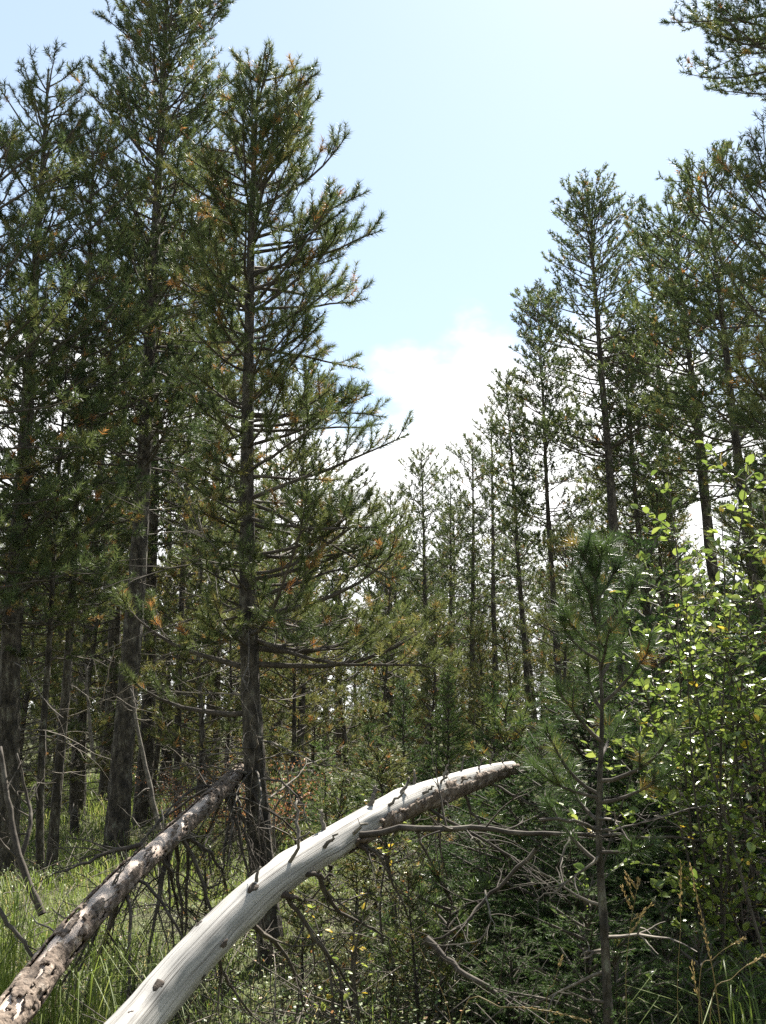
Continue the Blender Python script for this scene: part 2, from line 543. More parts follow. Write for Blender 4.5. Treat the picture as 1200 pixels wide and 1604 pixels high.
def make_pine(rng, path, r_base, crown0, rmax, whorl, per, o, shoot=None, profile=pine_profile, side_gain=None, dead=6, top_el=40, low_el=2, rpow=0.95):
    """trunk path (world or local points), limbs from height fraction crown0 to the tip"""
    n = len(path)
    seg = np.linalg.norm(np.diff(path, axis=0), axis=1)
    cum = np.concatenate([[0], np.cumsum(seg)]); H = cum[-1]

    def on(h):
        k = min(np.searchsorted(cum, h, 'right') - 1, n - 2)
        return path[k] + (path[k + 1] - path[k]) * ((h - cum[k]) / max(seg[k], 1e-6))

    rad = r_base * (1 - 0.94 * (cum / H) ** 0.95) ** rpow
    rad[:2] *= (1.12, 1.04)
    branches = []
    h = H * crown0
    az = rng.uniform(0, 6.28)
    while h < H * 0.985:
        t = max(0.0, (h / H - crown0) / (1 - crown0))
        k = max(2, int(round(per * rng.uniform(0.75, 1.25))))
        for b in range(k):
            a = az + b * 2 * math.pi / k + rng.normal(0, 0.3)
            g = side_gain(a, t) if side_gain else 1.0
            Lb = rmax * profile(t) * rng.uniform(0.7, 1.12) * g
            if Lb < 0.06:
                continue
            el = R(low_el + (top_el - low_el) * t ** 1.3 + rng.normal(0, 9))
            hh = h + rng.normal(0, whorl * 0.22)
            branches.append(gen_branch(rng, on(min(max(hh, 0.1), H * 0.99)), a, el, Lb, 0.003 + 0.0085 * Lb, o))
        az += rng.uniform(0.5, 1.5)
        h += whorl * rng.uniform(0.8, 1.2) * (1 - 0.35 * t)
    # leader
    lead = []
    last_part(path[None, -3:], np.array([np.linalg.norm(path[-1] - path[-3])]), 0.25, 0.25, rng, lead, 0.0)
    lead = tuple(np.concatenate([g[k] for g in lead]) for k in range(4))
    twigs = []
    for _ in range(dead):
        hh = rng.uniform(0.12, max(0.2, crown0 + 0.1)) * H
        a = rng.uniform(0, 6.28)
        d = np.array((math.sin(a), math.cos(a), rng.uniform(-0.35, 0.25)))
        tl = rng.uniform(0.3, 1.0) * rmax
        tw = grow(rng, on(hh), d, tl, 7, rng.uniform(-0.5, 0.4), 0.13)
        twigs.append((tw, np.linspace(0.008, 0.002, 7)))
        for _q in range(3):
            k_ = rng.integers(2, 6)
            twigs.append((grow(rng, tw[k_], unit(tw[k_] - tw[k_ - 1]) + rng.normal(0, 0.6, 3), tl * rng.uniform(.2, .45), 7, 0.0, 0.16), np.linspace(0.004, 0.0015, 7)))
    return dict(path=path, rad=rad, branches=branches, lead=lead, dead=twigs, H=H)


def bumpy(path, rad, rng, k, mb, amp=0.10):
    """trunk tube with uneven girth"""
    n0 = mb.n
    tubes(mb, path, rad, k)
    V = mb.v[-1].reshape(len(path), k, 3).copy()
    C = path[:, None, :]
    sc = 1 + amp * (rng.random((len(path), k, 1)) - 0.5) * 2
    mb.v[-1] = (C + (V - C) * sc).reshape(-1, 3)


def trunk_path(p0, p1, rng, n=22, wob=0.05):
    s = np.linspace(0, 1, n)[:, None]
    P = np.asarray(p0)[None] * (1 - s) + np.asarray(p1)[None] * s
    ph = rng.uniform(0, 6.28, 4)
    P[:, 0] += (wob * (np.sin(s * 5 + ph[0]) - np.sin(ph[0])) * (1 - s * 0.5) + wob * 0.4 * (np.sin(s * 13 + ph[1]) - math.sin(ph[1])) )[:, 0]* (1 - s[:, 0])
    P[:, 1] += (wob * (np.sin(s * 4 + ph[2]) - np.sin(ph[2])))[:, 0] * (1 - s[:, 0])
    return P


def foot_top(xr, yr, D, xt, yt):
    """trunk line through the two photo pixels at distance D, down to the ground"""
    a, b = at(xr, yr, D), at(xt, yt, D)
    g = gz(a[0], a[1]) - 0.15
    s = (g - a[2]) / (b[2] - a[2])
    return a + (b - a) * s, b


def emit_pine(tree, root, rng, needle, split, matN=None, off=None, trunk_k=12, fine=True, relief=True):
    """meshes of a tree below its Empty; split -> each limb is a part with its own needles"""
    matN = matN or PINE
    per_m, nl, w = needle
    off = tree['path'][0] if off is None else off
    mbt = MB()
    if relief and trunk_k >= 12:
        nn = 110
        f = np.linspace(0, 1, nn) ** 1.4; f0 = np.linspace(0, 1, len(tree['path']))
        PP = np.stack([np.interp(f, f0, tree['path'][:, c]) for c in range(3)], -1) - off
        rd = np.interp(f, f0, tree['rad'])
        k2 = 22
        tubes(mbt, PP, rd, k2)
        V = mbt.v[-1].reshape(nn, k2, 3)
        for a in range(nn):
            for b in range(k2):
                dlt = V[a, b] - PP[a]
                u_ = unit(dlt)
                h = mnoise.fractal(Vector((u_[0] * 2.6 + rd[0] * 90, u_[1] * 2.6, PP[a][2] * 5.0)), 0.9, 2.1, 5)
                V[a, b] = PP[a] + dlt * (1 + 0.14 * h)
        mbt.v[-1] = V.reshape(-1, 3)
    else:
        bumpy(tree['path'] - off, tree['rad'], rng, trunk_k, mbt)
    mbt.build('trunk', BARK, root)
    if tree['dead']:
        m = MB()
        tubes(m, np.array([d[0] for d in tree['dead']]) - off, np.array([d[1] for d in tree['dead']]), 3, 0)
        m.build('dead_twigs', DEADW, root)['kind'] = 'stuff'
    sh = lambda wood: {k: [(p - off, r) for p, r in v] for k, v in wood.items()}
    sg = lambda g: (g[0] - off, g[1] - off, g[2], g[3])
    if split:
        for wood, segs in tree['branches']:
            wood = sh(wood)
            if not fine:
                wood[3] = []
            m = MB(); add_wood(m, wood, 0, (6, 4, 3) if fine else (5, 3, 3))
            bo = m.build('branch', TWIG, root)
            m = MB(); add_needles(m, sg(segs), rng, per_m, nl, w, 0)
            m.build('needles', matN, bo)
        m = MB(); add_needles(m, sg(tree['lead']), rng, per_m, nl, w, 0)
        m.build('leader_needles', matN, root)
    else:
        m = MB()
        for wood, segs in tree['branches']:
            wood = sh(wood); wood[3] = []
            add_wood(m, wood, 1, (5, 3, 3))
            add_needles(m, sg(segs), rng, per_m, nl, w, 0)
        add_needles(m, sg(tree['lead']), rng, per_m, nl, w, 0)
        m.build('crown', [matN, TWIG], root)


def pine_at(seed, label, ref, top, D, r_base, crown0, rmax, whorl=0.34, per=5, needle=(340, 0.055, 0.0045), split=False, group=None, o=None, **kw):
    rng = np.random.default_rng(seed)
    b, t = foot_top(*ref, D, *top)
    path = trunk_path(b, t, rng)
    oo = dict(PINE_O); oo.update(o or {})
    tree = make_pine(rng, path, r_base, crown0, rmax, whorl, per, oo, **kw)
    root = thing('pine_tree', label, 'pine tree', path[0], 0, group)
    emit_pine(tree, root, rng, needle, split, fine=D < 8, relief=D < 12)
    return root


# ---- the near pine left of the middle (leans on nothing, its limbs reach out over the gap)
rng = np.random.default_rng(11)
D2 = 6.5
ctrl = [at(432, 1545, D2 - 0.1), at(408, 1330, D2), at(392, 1060, D2), at(387, 760, D2), at(392, 430, D2), at(399, 230, D2), at(408, 92, D2)]
ctrl[0][2] = gz(ctrl[0][0], ctrl[0][1]) - 0.1
path = spline(ctrl, 30)
gain2 = lambda a, t: (1.0 + 0.22 * math.sin(a)) * (0.6 if (t < 0.3 and math.sin(a) < 0.2) else 1.0)
oo = dict(PINE_O); oo.update(brown=0.16, tint=0.29, curl=0.40, bare=0.22, sp2=0.095, l2=0.5)
prof2 = lambda t: (1 - t) ** 0.36 * (0.86 + 0.14 * math.sin(t * 11 + 1)) + 0.05
tree = make_pine(rng, path, 0.084, 0.33, 1.14, 0.19, 7, oo, profile=prof2, side_gain=gain2, dead=44, low_el=-8, top_el=34, rpow=0.9)
# the long low limbs on the right that hang out into the open
for (h, az, el, Lb) in ((0.345, R(86), R(-16), 1.45), (0.36, R(70), R(-4), 1.2), (0.39, R(100), R(2), 1.15), (0.34, R(-80), R(8), 1.1), (0.30, R(-100), R(-12), 0.9)):
    k = int(h * 29)
    o3 = dict(oo); o3.update(curl=0.75, bare=0.45, brown=0.3)
    tree['branches'].append(gen_branch(rng, path[k] + (path[k + 1] - path[k]) * (h * 29 - k), az, el, Lb, 0.02, o3))
root = thing('pine_tree', 'dark slender pine rising left of centre, its limbs reaching right over the gap', 'pine tree', path[0])
emit_pine(tree, root, rng, (720, 0.050, 0.0040), True, trunk_k=16)

# ---- the tallest pine, behind and left of it
NEAR = (290, 0.061, 0.0085)
pine_at(21, 'tallest pine on the left, dense rounded crown cut by the top edge', (190, 1200), (268, -120), 11.5, 0.135, 0.38, 1.5,
        whorl=0.25, per=7, needle=NEAR, split=True, o=dict(tint=0.2, brown=0.07, sp2=0.105, l2=0.5), dead=26,
        top_el=42, profile=lambda t: (1 - t) ** 0.36 * (0.7 + 0.3 * min(1, t / 0.3)) + 0.08)
# ---- other left-hand pines
MID = (180, 0.067, 0.0138)
MIDL = (135, 0.070, 0.0160)
LEFT = (320, 0.062, 0.0076)
DARK = dict(tint=0.22, brown=0.11)
pine_at(22, 'stout dark pine at the left edge with a narrow pointed top', (20, 1150), (76, 108), 9.5, 0.125, 0.30, 1.49, whorl=0.27, per=5, needle=LEFT, split=True, o=DARK, dead=16)
pine_at(23, 'thin double-stemmed looking pine between the left edge and the tallest pine', (88, 1250), (150, 185), 10.2, 0.055, 0.34, 1.21, whorl=0.28, per=5, needle=LEFT, o=DARK, dead=20)
pine_at(24, 'very thin dark pine stem just left of the double one', (72, 1250), (112, 420), 9.8, 0.042, 0.36, 0.85, whorl=0.3, per=4, needle=LEFT, o=DARK, dead=14)
pine_at(25, 'pine with broad crown leaning in from beyond the left edge', (-75, 1150), (-5, 205), 8.6, 0.11, 0.34, 1.56, whorl=0.28, per=5, needle=LEFT, o=DARK, dead=6)
pine_at(26, 'pine filling the space between the two big left-hand trunks', (285, 1100), (312, 235), 14.0, 0.06, 0.36, 1.63, whorl=0.3, per=5, needle=MIDL, o=dict(brown=0.14, tint=0.3), dead=16)
bg_left = pine_at(28, 'thick trunked pine close behind the right side of the tallest pine', (226, 1100), (250, 390), 14.5, 0.13, 0.42, 1.49, whorl=0.34, per=5, needle=MIDL, o=DARK, dead=12)
pine_at(29, 'bushy pine behind the lower limbs of the slender centre pine', (470, 1100), (478, 560), 15.5, 0.07, 0.30, 1.42, whorl=0.32, per=5, needle=MIDL, o=dict(brown=0.12, tint=0.33), dead=10)

h28 = foot_top(226, 1100, 14.5, 250, 390)[1][2]
for kx, (xr, yr, D, xt, yt, fat, lab) in enumerate(((177, 900, 17.0, 195, 330, 0.85, 'slim grey trunked pine right behind the tallest pine'), (130, 1100, 16.0, 160, 470, 1.0, 'left background pine seen through the gap beside the thin stems'),
                                                    (5, 1050, 15.0, 40, 500, 1.1, 'left background pine at the very edge of the frame'), (330, 1100, 17.5, 345, 420, 1.0, 'background pine between the tallest and the slender pine'))):
    f_, t_ = foot_top(xr, yr, D, xt, yt)
    copy_thing(bg_left, f_, 1.3 + 1.9 * kx, (t_[2] - f_[2]) / h28, lab, None, (0, 0), fat)

# ---- right-hand group
FARN = (112, 0.076, 0.0200)
RG = 'pines standing right of the gap'
pine_at(31, 'tall pine right of the gap with round knob-like top and long straight trunk', (963, 880), (922, 300), 19, 0.15, 0.50, 2.15, whorl=0.30, per=6, needle=FARN, split=True, o=dict(tint=0.22, brown=0.05, sp2=0.15, sp3=0.14), dead=10, group=RG)
pine_at(32, 'narrow pine just left of the knob-topped tall pine', (868, 960), (842, 455), 22, 0.10, 0.46, 1.49, whorl=0.30, per=6, needle=FARN, o=dict(tint=0.22, brown=0.05, sp2=0.12, sp3=0.12), group=RG)
pine_at(33, 'narrow pine with thin straight bare stem at the right border of the gap', (824, 1020), (792, 588), 24, 0.10, 0.46, 1.35, whorl=0.30, per=6, needle=FARN, o=dict(tint=0.24, brown=0.05, sp2=0.13, sp3=0.13), group=RG)
pine_at(34, 'tall pine near the right side with thick leaning trunk and ragged top', (1104, 800), (1054, 318), 15, 0.14, 0.50, 1.70, whorl=0.30, per=6, needle=MID, o=dict(tint=0.22, brown=0.08), dead=12, group=RG)
pine_at(35, 'pine at the right with its crown top just under the overhanging branch', (1162, 720), (1102, 252), 13, 0.12, 0.50, 1.63, whorl=0.30, per=6, needle=MID, o=dict(tint=0.2, brown=0.08), dead=12, group=RG)
pine_at(36, 'short pine between the knob-topped pine and the leaning trunk', (1004, 840), (976, 520), 20, 0.11, 0.50, 1.70, whorl=0.30, per=6, needle=FARN, o=dict(tint=0.28, brown=0.12), dead=10, group=RG)
pine_at(37, 'ragged pine crown behind the right shoulder of the knob-topped pine', (1048, 840), (1015, 372), 21, 0.12, 0.50, 1.63, whorl=0.30, per=6, needle=FARN, o=dict(tint=0.24, brown=0.07), group=RG)
pine_at(38, 'lighter olive pine low at the right edge behind the leafy shrub', (1262, 800), (1226, 545), 7.3, 0.07, 0.14, 1.15, whorl=0.24, per=6, needle=(300, 0.064, 0.0072), o=dict(tint=0.42, brown=0.1), group=RG)
pine_at(39, 'rounded far pine standing alone at the low point of the gap', (668, 1000), (660, 708), 32, 0.13, 0.34, 1.92, whorl=0.42, per=6, needle=(105, 0.085, 0.019), o=dict(tint=0.25, brown=0.04, sp2=0.13, sp3=0.13), group=RG)
pine_at(40, 'far pine beside the rounded one, pointed top', (738, 1040), (741, 688), 28, 0.12, 0.38, 1.63, whorl=0.4, per=5, needle=(110, 0.085, 0.017), o=dict(tint=0.25, brown=0.04, sp2=0.13, sp3=0.13), group=RG)
pine_at(41, 'far pine with twin thin stems below a tall crown right of the pointed one', (772, 1040), (770, 640), 27, 0.11, 0.38, 1.42, whorl=0.4, per=5, needle=(110, 0.085, 0.017), o=dict(tint=0.25, brown=0.04, sp2=0.13, sp3=0.13), group=RG)
pine_at(42, 'low far pine left of the rounded one, under the big limbs', (608, 1000), (612, 772), 34, 0.11, 0.30, 1.85, whorl=0.42, per=5, needle=(105, 0.085, 0.019), o=dict(tint=0.28, brown=0.05, sp2=0.14, sp3=0.14), group=RG)
pine_at(43, 'far dark pine squeezed between the rounded and the pointed pines', (704, 1040), (706, 735), 30, 0.10, 0.36, 1.28, whorl=0.42, per=5, needle=(105, 0.085, 0.019), o=dict(tint=0.22, brown=0.04, sp2=0.14, sp3=0.14), group=RG)

# ---- two near pines rooted beyond the right edge whose crowns come into the frame
pine_at(51, 'near pine beyond the right edge whose tufted limbs enter below the top', (1280, 700), (1204, 250), 10.5, 0.11, 0.45, 1.75, whorl=0.27, per=6, needle=(230, 0.074, 0.0088), split=True, o=dict(tint=0.24, brown=0.1), dead=8)
pine_at(52, 'big pine whose spreading crown overhangs the top right corner', (1320, 700), (1205, -110), 13.0, 0.17, 0.80, 2.2, whorl=0.26, per=7, needle=(190, 0.072, 0.0125), split=True, o=dict(tint=0.2, brown=0.05, curl=0.35, bare=0.15, sp2=0.115, sp3=0.11), dead=4, low_el=-4)

# ---- background pines: a few kinds, copied deep into the wood
protos = []
for kx in range(4):
    rng = np.random.default_rng(60 + kx)
    H = (8.6, 9.6, 7.6, 8.2)[kx]
    path = trunk_path((0, 0, -0.2), (rng.normal(0, 0.15), rng.normal(0, 0.15), H), rng, wob=0.09)
    oo = dict(PINE_O); oo.update(tint=0.26 + 0.04 * kx, brown=0.08, sp2=0.15, sp3=0.14)
    tree = make_pine(rng, path, 0.10 + 0.015 * kx, (0.30, 0.26, 0.12, 0.36)[kx], (1.65, 1.5, 1.8, 1.6)[kx], 0.42, 5, oo, dead=12)
    root = thing('pine_tree', 'x', 'pine tree')
    emit_pine(tree, root, rng, (105, 0.088, 0.020), False, off=np.zeros(3), trunk_k=8)
    protos.append(root)
ZONES = ((60, 'behind the stout pine at the left edge'), (150, 'behind the thin stems at the left'), (230, 'behind the tallest pine on the left'), (310, 'right of the tallest pine'),
         (390, 'just left of the slender centre pine'), (470, 'just right of the slender centre pine'), (560, 'behind the small spruces left of the gap'), (640, 'under the low left end of the gap'),
         (720, 'around the rounded lone pine of the gap'), (800, 'behind the far pines right of the gap'), (880, 'behind the narrow pines right of the gap'), (950, 'left of the knob-topped pine trunk'),
         (1030, 'right of the knob-topped pine trunk'), (1110, 'behind the leaning trunk at the right'), (9999, 'behind the leafy shrub at the right edge'))
rng = np.random.default_rng(77)
used = [0, 0, 0, 0]
spots = []
for (x0, x1, d0, d1, n, gap) in ((-20, 420, 19, 42, 24, 1.8), (420, 640, 24, 52, 11, 2.0), (640, 900, 35, 62, 22, 1.9), (900, 1260, 20, 48, 20, 1.9), (-40, 1260, 52, 80, 40, 2.2)):
    got = tries = 0
    while got < n and tries < 900:
        tries += 1
        D = rng.uniform(d0, d1); px = rng.uniform(x0, x1)
        X = (px - 600) / FPX * D * 1.02
        if all((X - a) ** 2 + (D - b) ** 2 > gap ** 2 for a, b, _ in spots):
            spots.append((X, D, px)); got += 1
for (X, D, px) in spots:
    k = 2 if D > 52 else int(rng.integers(0, 4))
    lim = 690 if px < 470 else (830 if px < 640 else (745 if px < 800 else 690))     # nothing back there tops the gap
    hmax = at(px, lim, D)[2]
    Hk = (8.6, 9.6, 7.6, 8.2)[k]
    sc = min(rng.uniform(0.85, 1.25), hmax / Hk * rng.uniform(0.85, 1.0))
    zone = ZONES[[q_ for q_, (xe, _) in enumerate(ZONES) if px < xe][0]][1]
    dep = 'nearer' if D < 28 else ('mid-distance' if D < 42 else ('far' if D < 58 else 'farthest'))
    lab = dep + ' background pine ' + zone
    grp = dep + ' pines ' + zone
    loc = (X, D, gz(X, D))
    if used[k] == 0:
        r = protos[k]; r.location = loc; r.rotation_euler = (0, 0, rng.uniform(0, 6.28)); r.scale = (sc,) * 3
        tag(r, lab, None, grp); used[k] = 1
    else:
        copy_thing(protos[k], loc, rng.uniform(0, 6.28), sc, lab, grp, rng.normal(0, 0.03, 2), rng.uniform(0.85, 1.35))

# the wood goes on behind and beside the viewer
rng = np.random.default_rng(78)
for kx in range(26):
    a = R(75 + 210 * (kx + 0.5) / 26)
    rr = rng.uniform(7.5, 14)
    loc = (math.sin(a) * rr, math.cos(a) * rr, 0.0)
    copy_thing(protos[(2, 1, 2, 0)[kx % 4]], loc, rng.uniform(0, 6.28), rng.uniform(0.9, 1.2), 'pine of the wood behind the viewer, outside the picture', 'pines behind the viewer', rng.normal(0, 0.03, 2), 1.3)

# ---- young bushy pines of the understorey
YO = dict(PINE_O); YO.update(tint=0.36, brown=0.14, sp2=0.12, sp3=0.12, rmin=0.003, bare=0.2, keep=0.16)
yprotos = []
for kx in range(3):
    rng = np.random.default_rng(90 + kx)
    H = (2.6, 2.0, 3.2)[kx]
    path = trunk_path((0, 0, -0.1), (rng.normal(0, 0.1), rng.normal(0, 0.1), H), rng, wob=0.05)
    tree = make_pine(rng, path, 0.035, 0.12, (0.75, 0.7, 0.7)[kx], 0.26, 5, YO, dead=8, low_el=12)
    root = thing('young_pine', 'x', 'young pine')
    emit_pine(tree, root, rng, (150, 0.068, 0.011), False, off=np.zeros(3), trunk_k=8)
    yprotos.append(root)
rng = np.random.default_rng(99)
used = [0] * 3
yspots = []
for (x0, x1, d0, d1, n) in ((0, 380, 15, 26, 9), (380, 820, 15.5, 27, 22), (820, 1230, 10, 22, 13), (0, 1200, 27, 55, 55)):
    got = tries = 0
    while got < n and tries < 600:
        tries += 1
        D = rng.uniform(d0, d1); px = rng.uniform(x0, x1)
        X = (px - 600) / FPX * D * 1.02
        if all((X - a) ** 2 + (D - b) ** 2 > 0.9 for a, b, _ in yspots):
            yspots.append((X, D, px)); got += 1
for (X, D, px) in yspots:
    k = int(rng.integers(0, 3))
    zone = ZONES[[q_ for q_, (xe, _) in enumerate(ZONES) if px < xe][0]][1]
    dep = 'near' if D < 19 else ('mid-distance' if D < 27 else 'far')
    lab = dep + ' bushy young pine ' + zone
    grp = dep + ' young pines ' + zone
    loc = (X, D, gz(X, D)); sc = rng.uniform(0.6, 1.05) * (1.0 if D < 27 else 1.3)
    if used[k] == 0:
        r = yprotos[k]; r.location = loc; r.scale = (sc,) * 3; tag(r, lab, None, grp); used[k] = 1
    else:
        copy_thing(yprotos[k], loc, rng.uniform(0, 6.28), sc, lab, grp, rng.normal(0, 0.05, 2), rng.uniform(0.85, 1.25))

# ---- half-grown pines that close the view between the tall trunks
hprotos = []
for kx in range(2):
    rng = np.random.default_rng(190 + kx)
    path = trunk_path((0, 0, -0.1), (rng.normal(0, 0.2), rng.normal(0, 0.2), (4.4, 3.7)[kx]), rng, wob=0.08)
    oo = dict(PINE_O); oo.update(tint=(0.42, 0.48)[kx], brown=0.2, sp2=0.13, sp3=0.125, bare=0.25)
    tree = make_pine(rng, path, 0.05, 0.22, (1.15, 1.05)[kx], 0.27, 5, oo, dead=26, low_el=0)
    root = thing('pine_tree', 'x', 'pine tree')
    emit_pine(tree, root, rng, (170, 0.074, 0.0115), False, off=np.zeros(3), trunk_k=8)
    hprotos.append(root)
HALF = ((310, 12.8, 1.0, 'half-grown olive pine between the tallest and the slender pine'), (455, 13.2, 0.95, 'half-grown pine right behind the slender centre pine'), (535, 16.5, 1.0, 'half-grown pine under the long limbs right of the slender pine'),
        (240, 15.5, 1.05, 'half-grown pine low behind the tallest pine trunk'), (130, 13.5, 1.0, 'half-grown pine behind the thin left stems'), (40, 12.2, 0.95, 'half-grown pine by the stout left trunk'),
        (600, 19.5, 1.05, 'half-grown pine below the low point of the gap'), (690, 22.0, 1.0, 'half-grown pine under the rounded lone pine'), (880, 17.0, 1.05, 'half-grown pine behind the near young pine'),
        (1000, 14.0, 0.7, 'half-grown pine behind the top of the leafy shrub'), (1110, 11.5, 0.72, 'half-grown pine standing over the leafy shrub'), (400, 17.5, 1.1, 'half-grown pine hidden by the slender trunk'),
        (370, 15.0, 0.8, 'smaller half-grown pine left of the slender trunk'), (760, 25.0, 1.0, 'half-grown pine at the foot of the far thin stems'), (180, 18.5, 1.0, 'half-grown pine farther back behind the tallest pine'))
rng = np.random.default_rng(195)
for kx, (px, D, sc, lab) in enumerate(HALF):
    X = at(px, 1100, D)[0]
    loc = (X, D, gz(X, D))
    if kx < 2:
        r = hprotos[kx]; r.location = loc; r.scale = (sc,) * 3; tag(r, lab, None, 'half-grown pines')
    else:
        copy_thing(hprotos[kx % 2], loc, rng.uniform(0, 6.28), sc, lab, 'half-grown pines', rng.normal(0, 0.04, 2), rng.uniform(0.9, 1.2))

# ---- knee-high pine brush in the hollow under the logs
rng = np.random.default_rng(197)
for kx, (px, D, sc, lab) in enumerate(((505, 7.2, 0.42, 'knee-high pine brush behind the slender pine foot'), (560, 6.3, 0.36, 'knee-high pine brush under the middle of the barkless log'), (640, 6.2, 0.42, 'knee-high pine brush left of the shaded scrub'),
                                       (480, 5.6, 0.26, 'small pine brush below the lower half of the barkless log'), (545, 5.0, 0.24, 'small pine brush in front of the log shade'), (650, 4.6, 0.24, 'small pine brush at the bottom centre'),
                                       (330, 6.6, 0.32, 'pine brush below the drooping twigs of the thinner log'), (690, 7.4, 0.5, 'pine brush showing above the log end'), (590, 7.6, 0.4, 'pine brush behind the highest part of the log'))):
    X = at(px, 1300, D)[0]
    copy_thing(yprotos[kx % 3], (X, D, gz(X, D)), rng.uniform(0, 6.28), sc, lab, 'pine brush under the logs', rng.normal(0, 0.12, 2), 1.5)

# ---- young spruces
SO = dict(curl=0.25, curl2=0.08, wob=0.035, rmin=0.002, tint=0.42, keep=3.0, brown=0.0, bare=0.12, sp2=0.05,
          ang2=(45, 60), lift=(-0.12, 0.1), l2=0.42, l2max=0.34, sp3=0.07, l3=(0.04, 0.10))


def spruce(seed, label, loc, H, rmax, o=None, needle=(330, 0.016, 0.0030), whorl=0.16, per=6, c0=0.08, low_el=0, name='young_spruce', mat=None, dead=0):
    rng = np.random.default_rng(seed)
    path = trunk_path((0, 0, -0.1), (rng.normal(0, 0.03), rng.normal(0, 0.03), H), rng, wob=0.02)
    oo = dict(SO); oo.update(o or {})
    tree = make_pine(rng, path, 0.010 + 0.011 * H, c0, rmax, whorl, per, oo, profile=lambda t: (1 - t) ** 0.9 + 0.04, dead=dead, top_el=48, low_el=low_el)
    root = thing(name, label, 'young spruce', loc)
    emit_pine(tree, root, rng, needle, False, mat or SPRUCE, off=np.zeros(3), trunk_k=8)
    return root


def on_ground(px, D):
    X = (px - 600) / FPX * D * 1.0
    X = at(px, 1150, D)[0]
    return np.array((X, D, gz(X, D)))


FSP = (190, 0.026, 0.0095)
spruce(101, 'small bright spruce behind the highest part of the barkless log', on_ground(512, 10.5), at(512, 1148, 10.5)[2], 0.42, needle=FSP, o=dict(tint=0.9))
spruce(102, 'taller dark spruce standing behind the middle of the barkless log', on_ground(630, 11.5), at(630, 1050, 11.5)[2], 0.75, needle=FSP, o=dict(tint=0.32))
spruce(103, 'pale green young spruce to the right of the taller dark spruce', on_ground(700, 12.0), at(700, 1022, 12.0)[2], 0.7, needle=FSP, o=dict(tint=0.85))
spruce(104, 'young spruce under the small spruce at the left of the glade', on_ground(468, 11.5), at(468, 1200, 11.5)[2], 0.45, needle=FSP, o=dict(tint=0.58))
spruce(105, 'dark young spruce behind the end of the barkless log', on_ground(775, 10.5), at(775, 1070, 10.5)[2], 0.7, needle=FSP, o=dict(tint=0.3))
spruce(106, 'slim young spruce in the shade between the centre spruces', on_ground(575, 13.5), at(575, 1120, 13.5)[2], 0.6, needle=FSP, o=dict(tint=0.35))
DENSE = dict(tint=0.14, sp2=0.040, sp3=0.055, l3=(0.05, 0.12), l2=0.5, l2max=0.36, curl=0.05, curl2=-0.15, lift=(-0.25, 0.05))
na = spruce(107, 'wide spruce under the end of the barkless log', on_ground(842, 5.5), 1.30, 0.95, needle=(330, 0.018, 0.0044), o=DENSE, whorl=0.17, per=6)
nb = spruce(109, 'near spruce with bright fan-like boughs at the bottom right', on_ground(900, 3.9), 0.98, 0.66, needle=(520, 0.016, 0.0027), o=dict(DENSE, tint=0.38), whorl=0.15, per=6)
for kx, (src, px, D, py, lab) in enumerate(((na, 960, 6.4, 1150, 'taller shaded spruce behind the near young pine stem'), (na, 1075, 5.5, 1215, 'dark spruce below the leafy shrub'), (na, 905, 5.0, 1290, 'dark spruce just left of the near young pine stem'),
                                            (nb, 1015, 4.3, 1400, 'low dark spruce right of the near young pine stem'), (nb, 800, 4.5, 1440, 'low spruce below the long bare branch'), (na, 1190, 6.0, 1150, 'dark spruce at the right edge behind the dead conifer'),
                                            (nb, 1130, 4.0, 1480, 'small spruce behind the straw stalks'), (na, 730, 6.6, 1290, 'spruce in the shade behind the middle of the log'), (na, 1000, 7.6, 1080, 'spruce top showing between the near young pine and the shrub'),
                                            (na, 1045, 5.9, 850, 'tallest of the spruces, its boughs showing at the upper left of the shrub'), (na, 1165, 6.3, 930, 'tall spruce hidden behind the right part of the shrub'),
                                            (na, 905, 6.1, 1060, 'spruce behind the upper stem of the near young pine'), (nb, 960, 3.75, 1470, 'low spruce at the foot of the near young pine'), (nb, 1065, 3.9, 1440, 'low dark spruce behind the branched panicle'))):
    g = on_ground(px, D)
    sc = (at(px, py, D)[2] - g[2]) / (1.30 if src is na else 0.98)
    copy_thing(src, g, 0.9 + kx * 1.7, sc, lab, None, (0, 0), 1.1 if sc < 1.4 else 0.75)

# ---- the grey dead conifer at the right edge
spruce(111, 'dead conifer with drooping grey brown needles at the right edge', on_ground(1165, 4.9), at(1165, 1190, 4.9)[2], 0.62,
       o=dict(curl=-0.9, curl2=-0.8, tint=0.5, brown=0.0, keep=0.30, sp2=0.055, bare=0.2), needle=(380, 0.026, 0.0028), mat=DEADN, low_el=-5, whorl=0.14)['category'] = 'dead conifer'

# ---- the near young pine in front of the shrub
rng = np.random.default_rng(120)
DN = 3.6
ctrl = [at(956, 1640, DN), at(948, 1480, DN), at(938, 1300, DN), at(943, 1120, DN), at(938, 990, DN), at(934, 885, DN)]
c0 = ctrl[0].copy(); c0[2] = gz(c0[0], c0[1]) - 0.05; c0[0] += 0.03
path = spline([c0] + ctrl, 26)
NO = dict(PINE_O); NO.update(curl=0.9, curl2=0.8, sp2=0.13, sp3=0.3, tint=0.16, brown=0.10, keep=0.12, bare=0.5, l2=0.5, l2max=0.2, l3=(0.05, 0.08), rmin=0.0026)
tree = make_pine(rng, path, 0.023, 0.52, 0.36, 0.16, 3, NO, profile=lambda t: (1 - t) ** 0.5 * (0.7 + 0.3 * min(1, t / .3)) + 0.10, dead=16, low_el=5, top_el=55)
root = thing('young_pine', 'near young pine with brush-like needle tufts in front of the leafy shrub', 'young pine', path[0])
emit_pine(tree, root, rng, (1500, 0.066, 0.0019), True, YPINE)

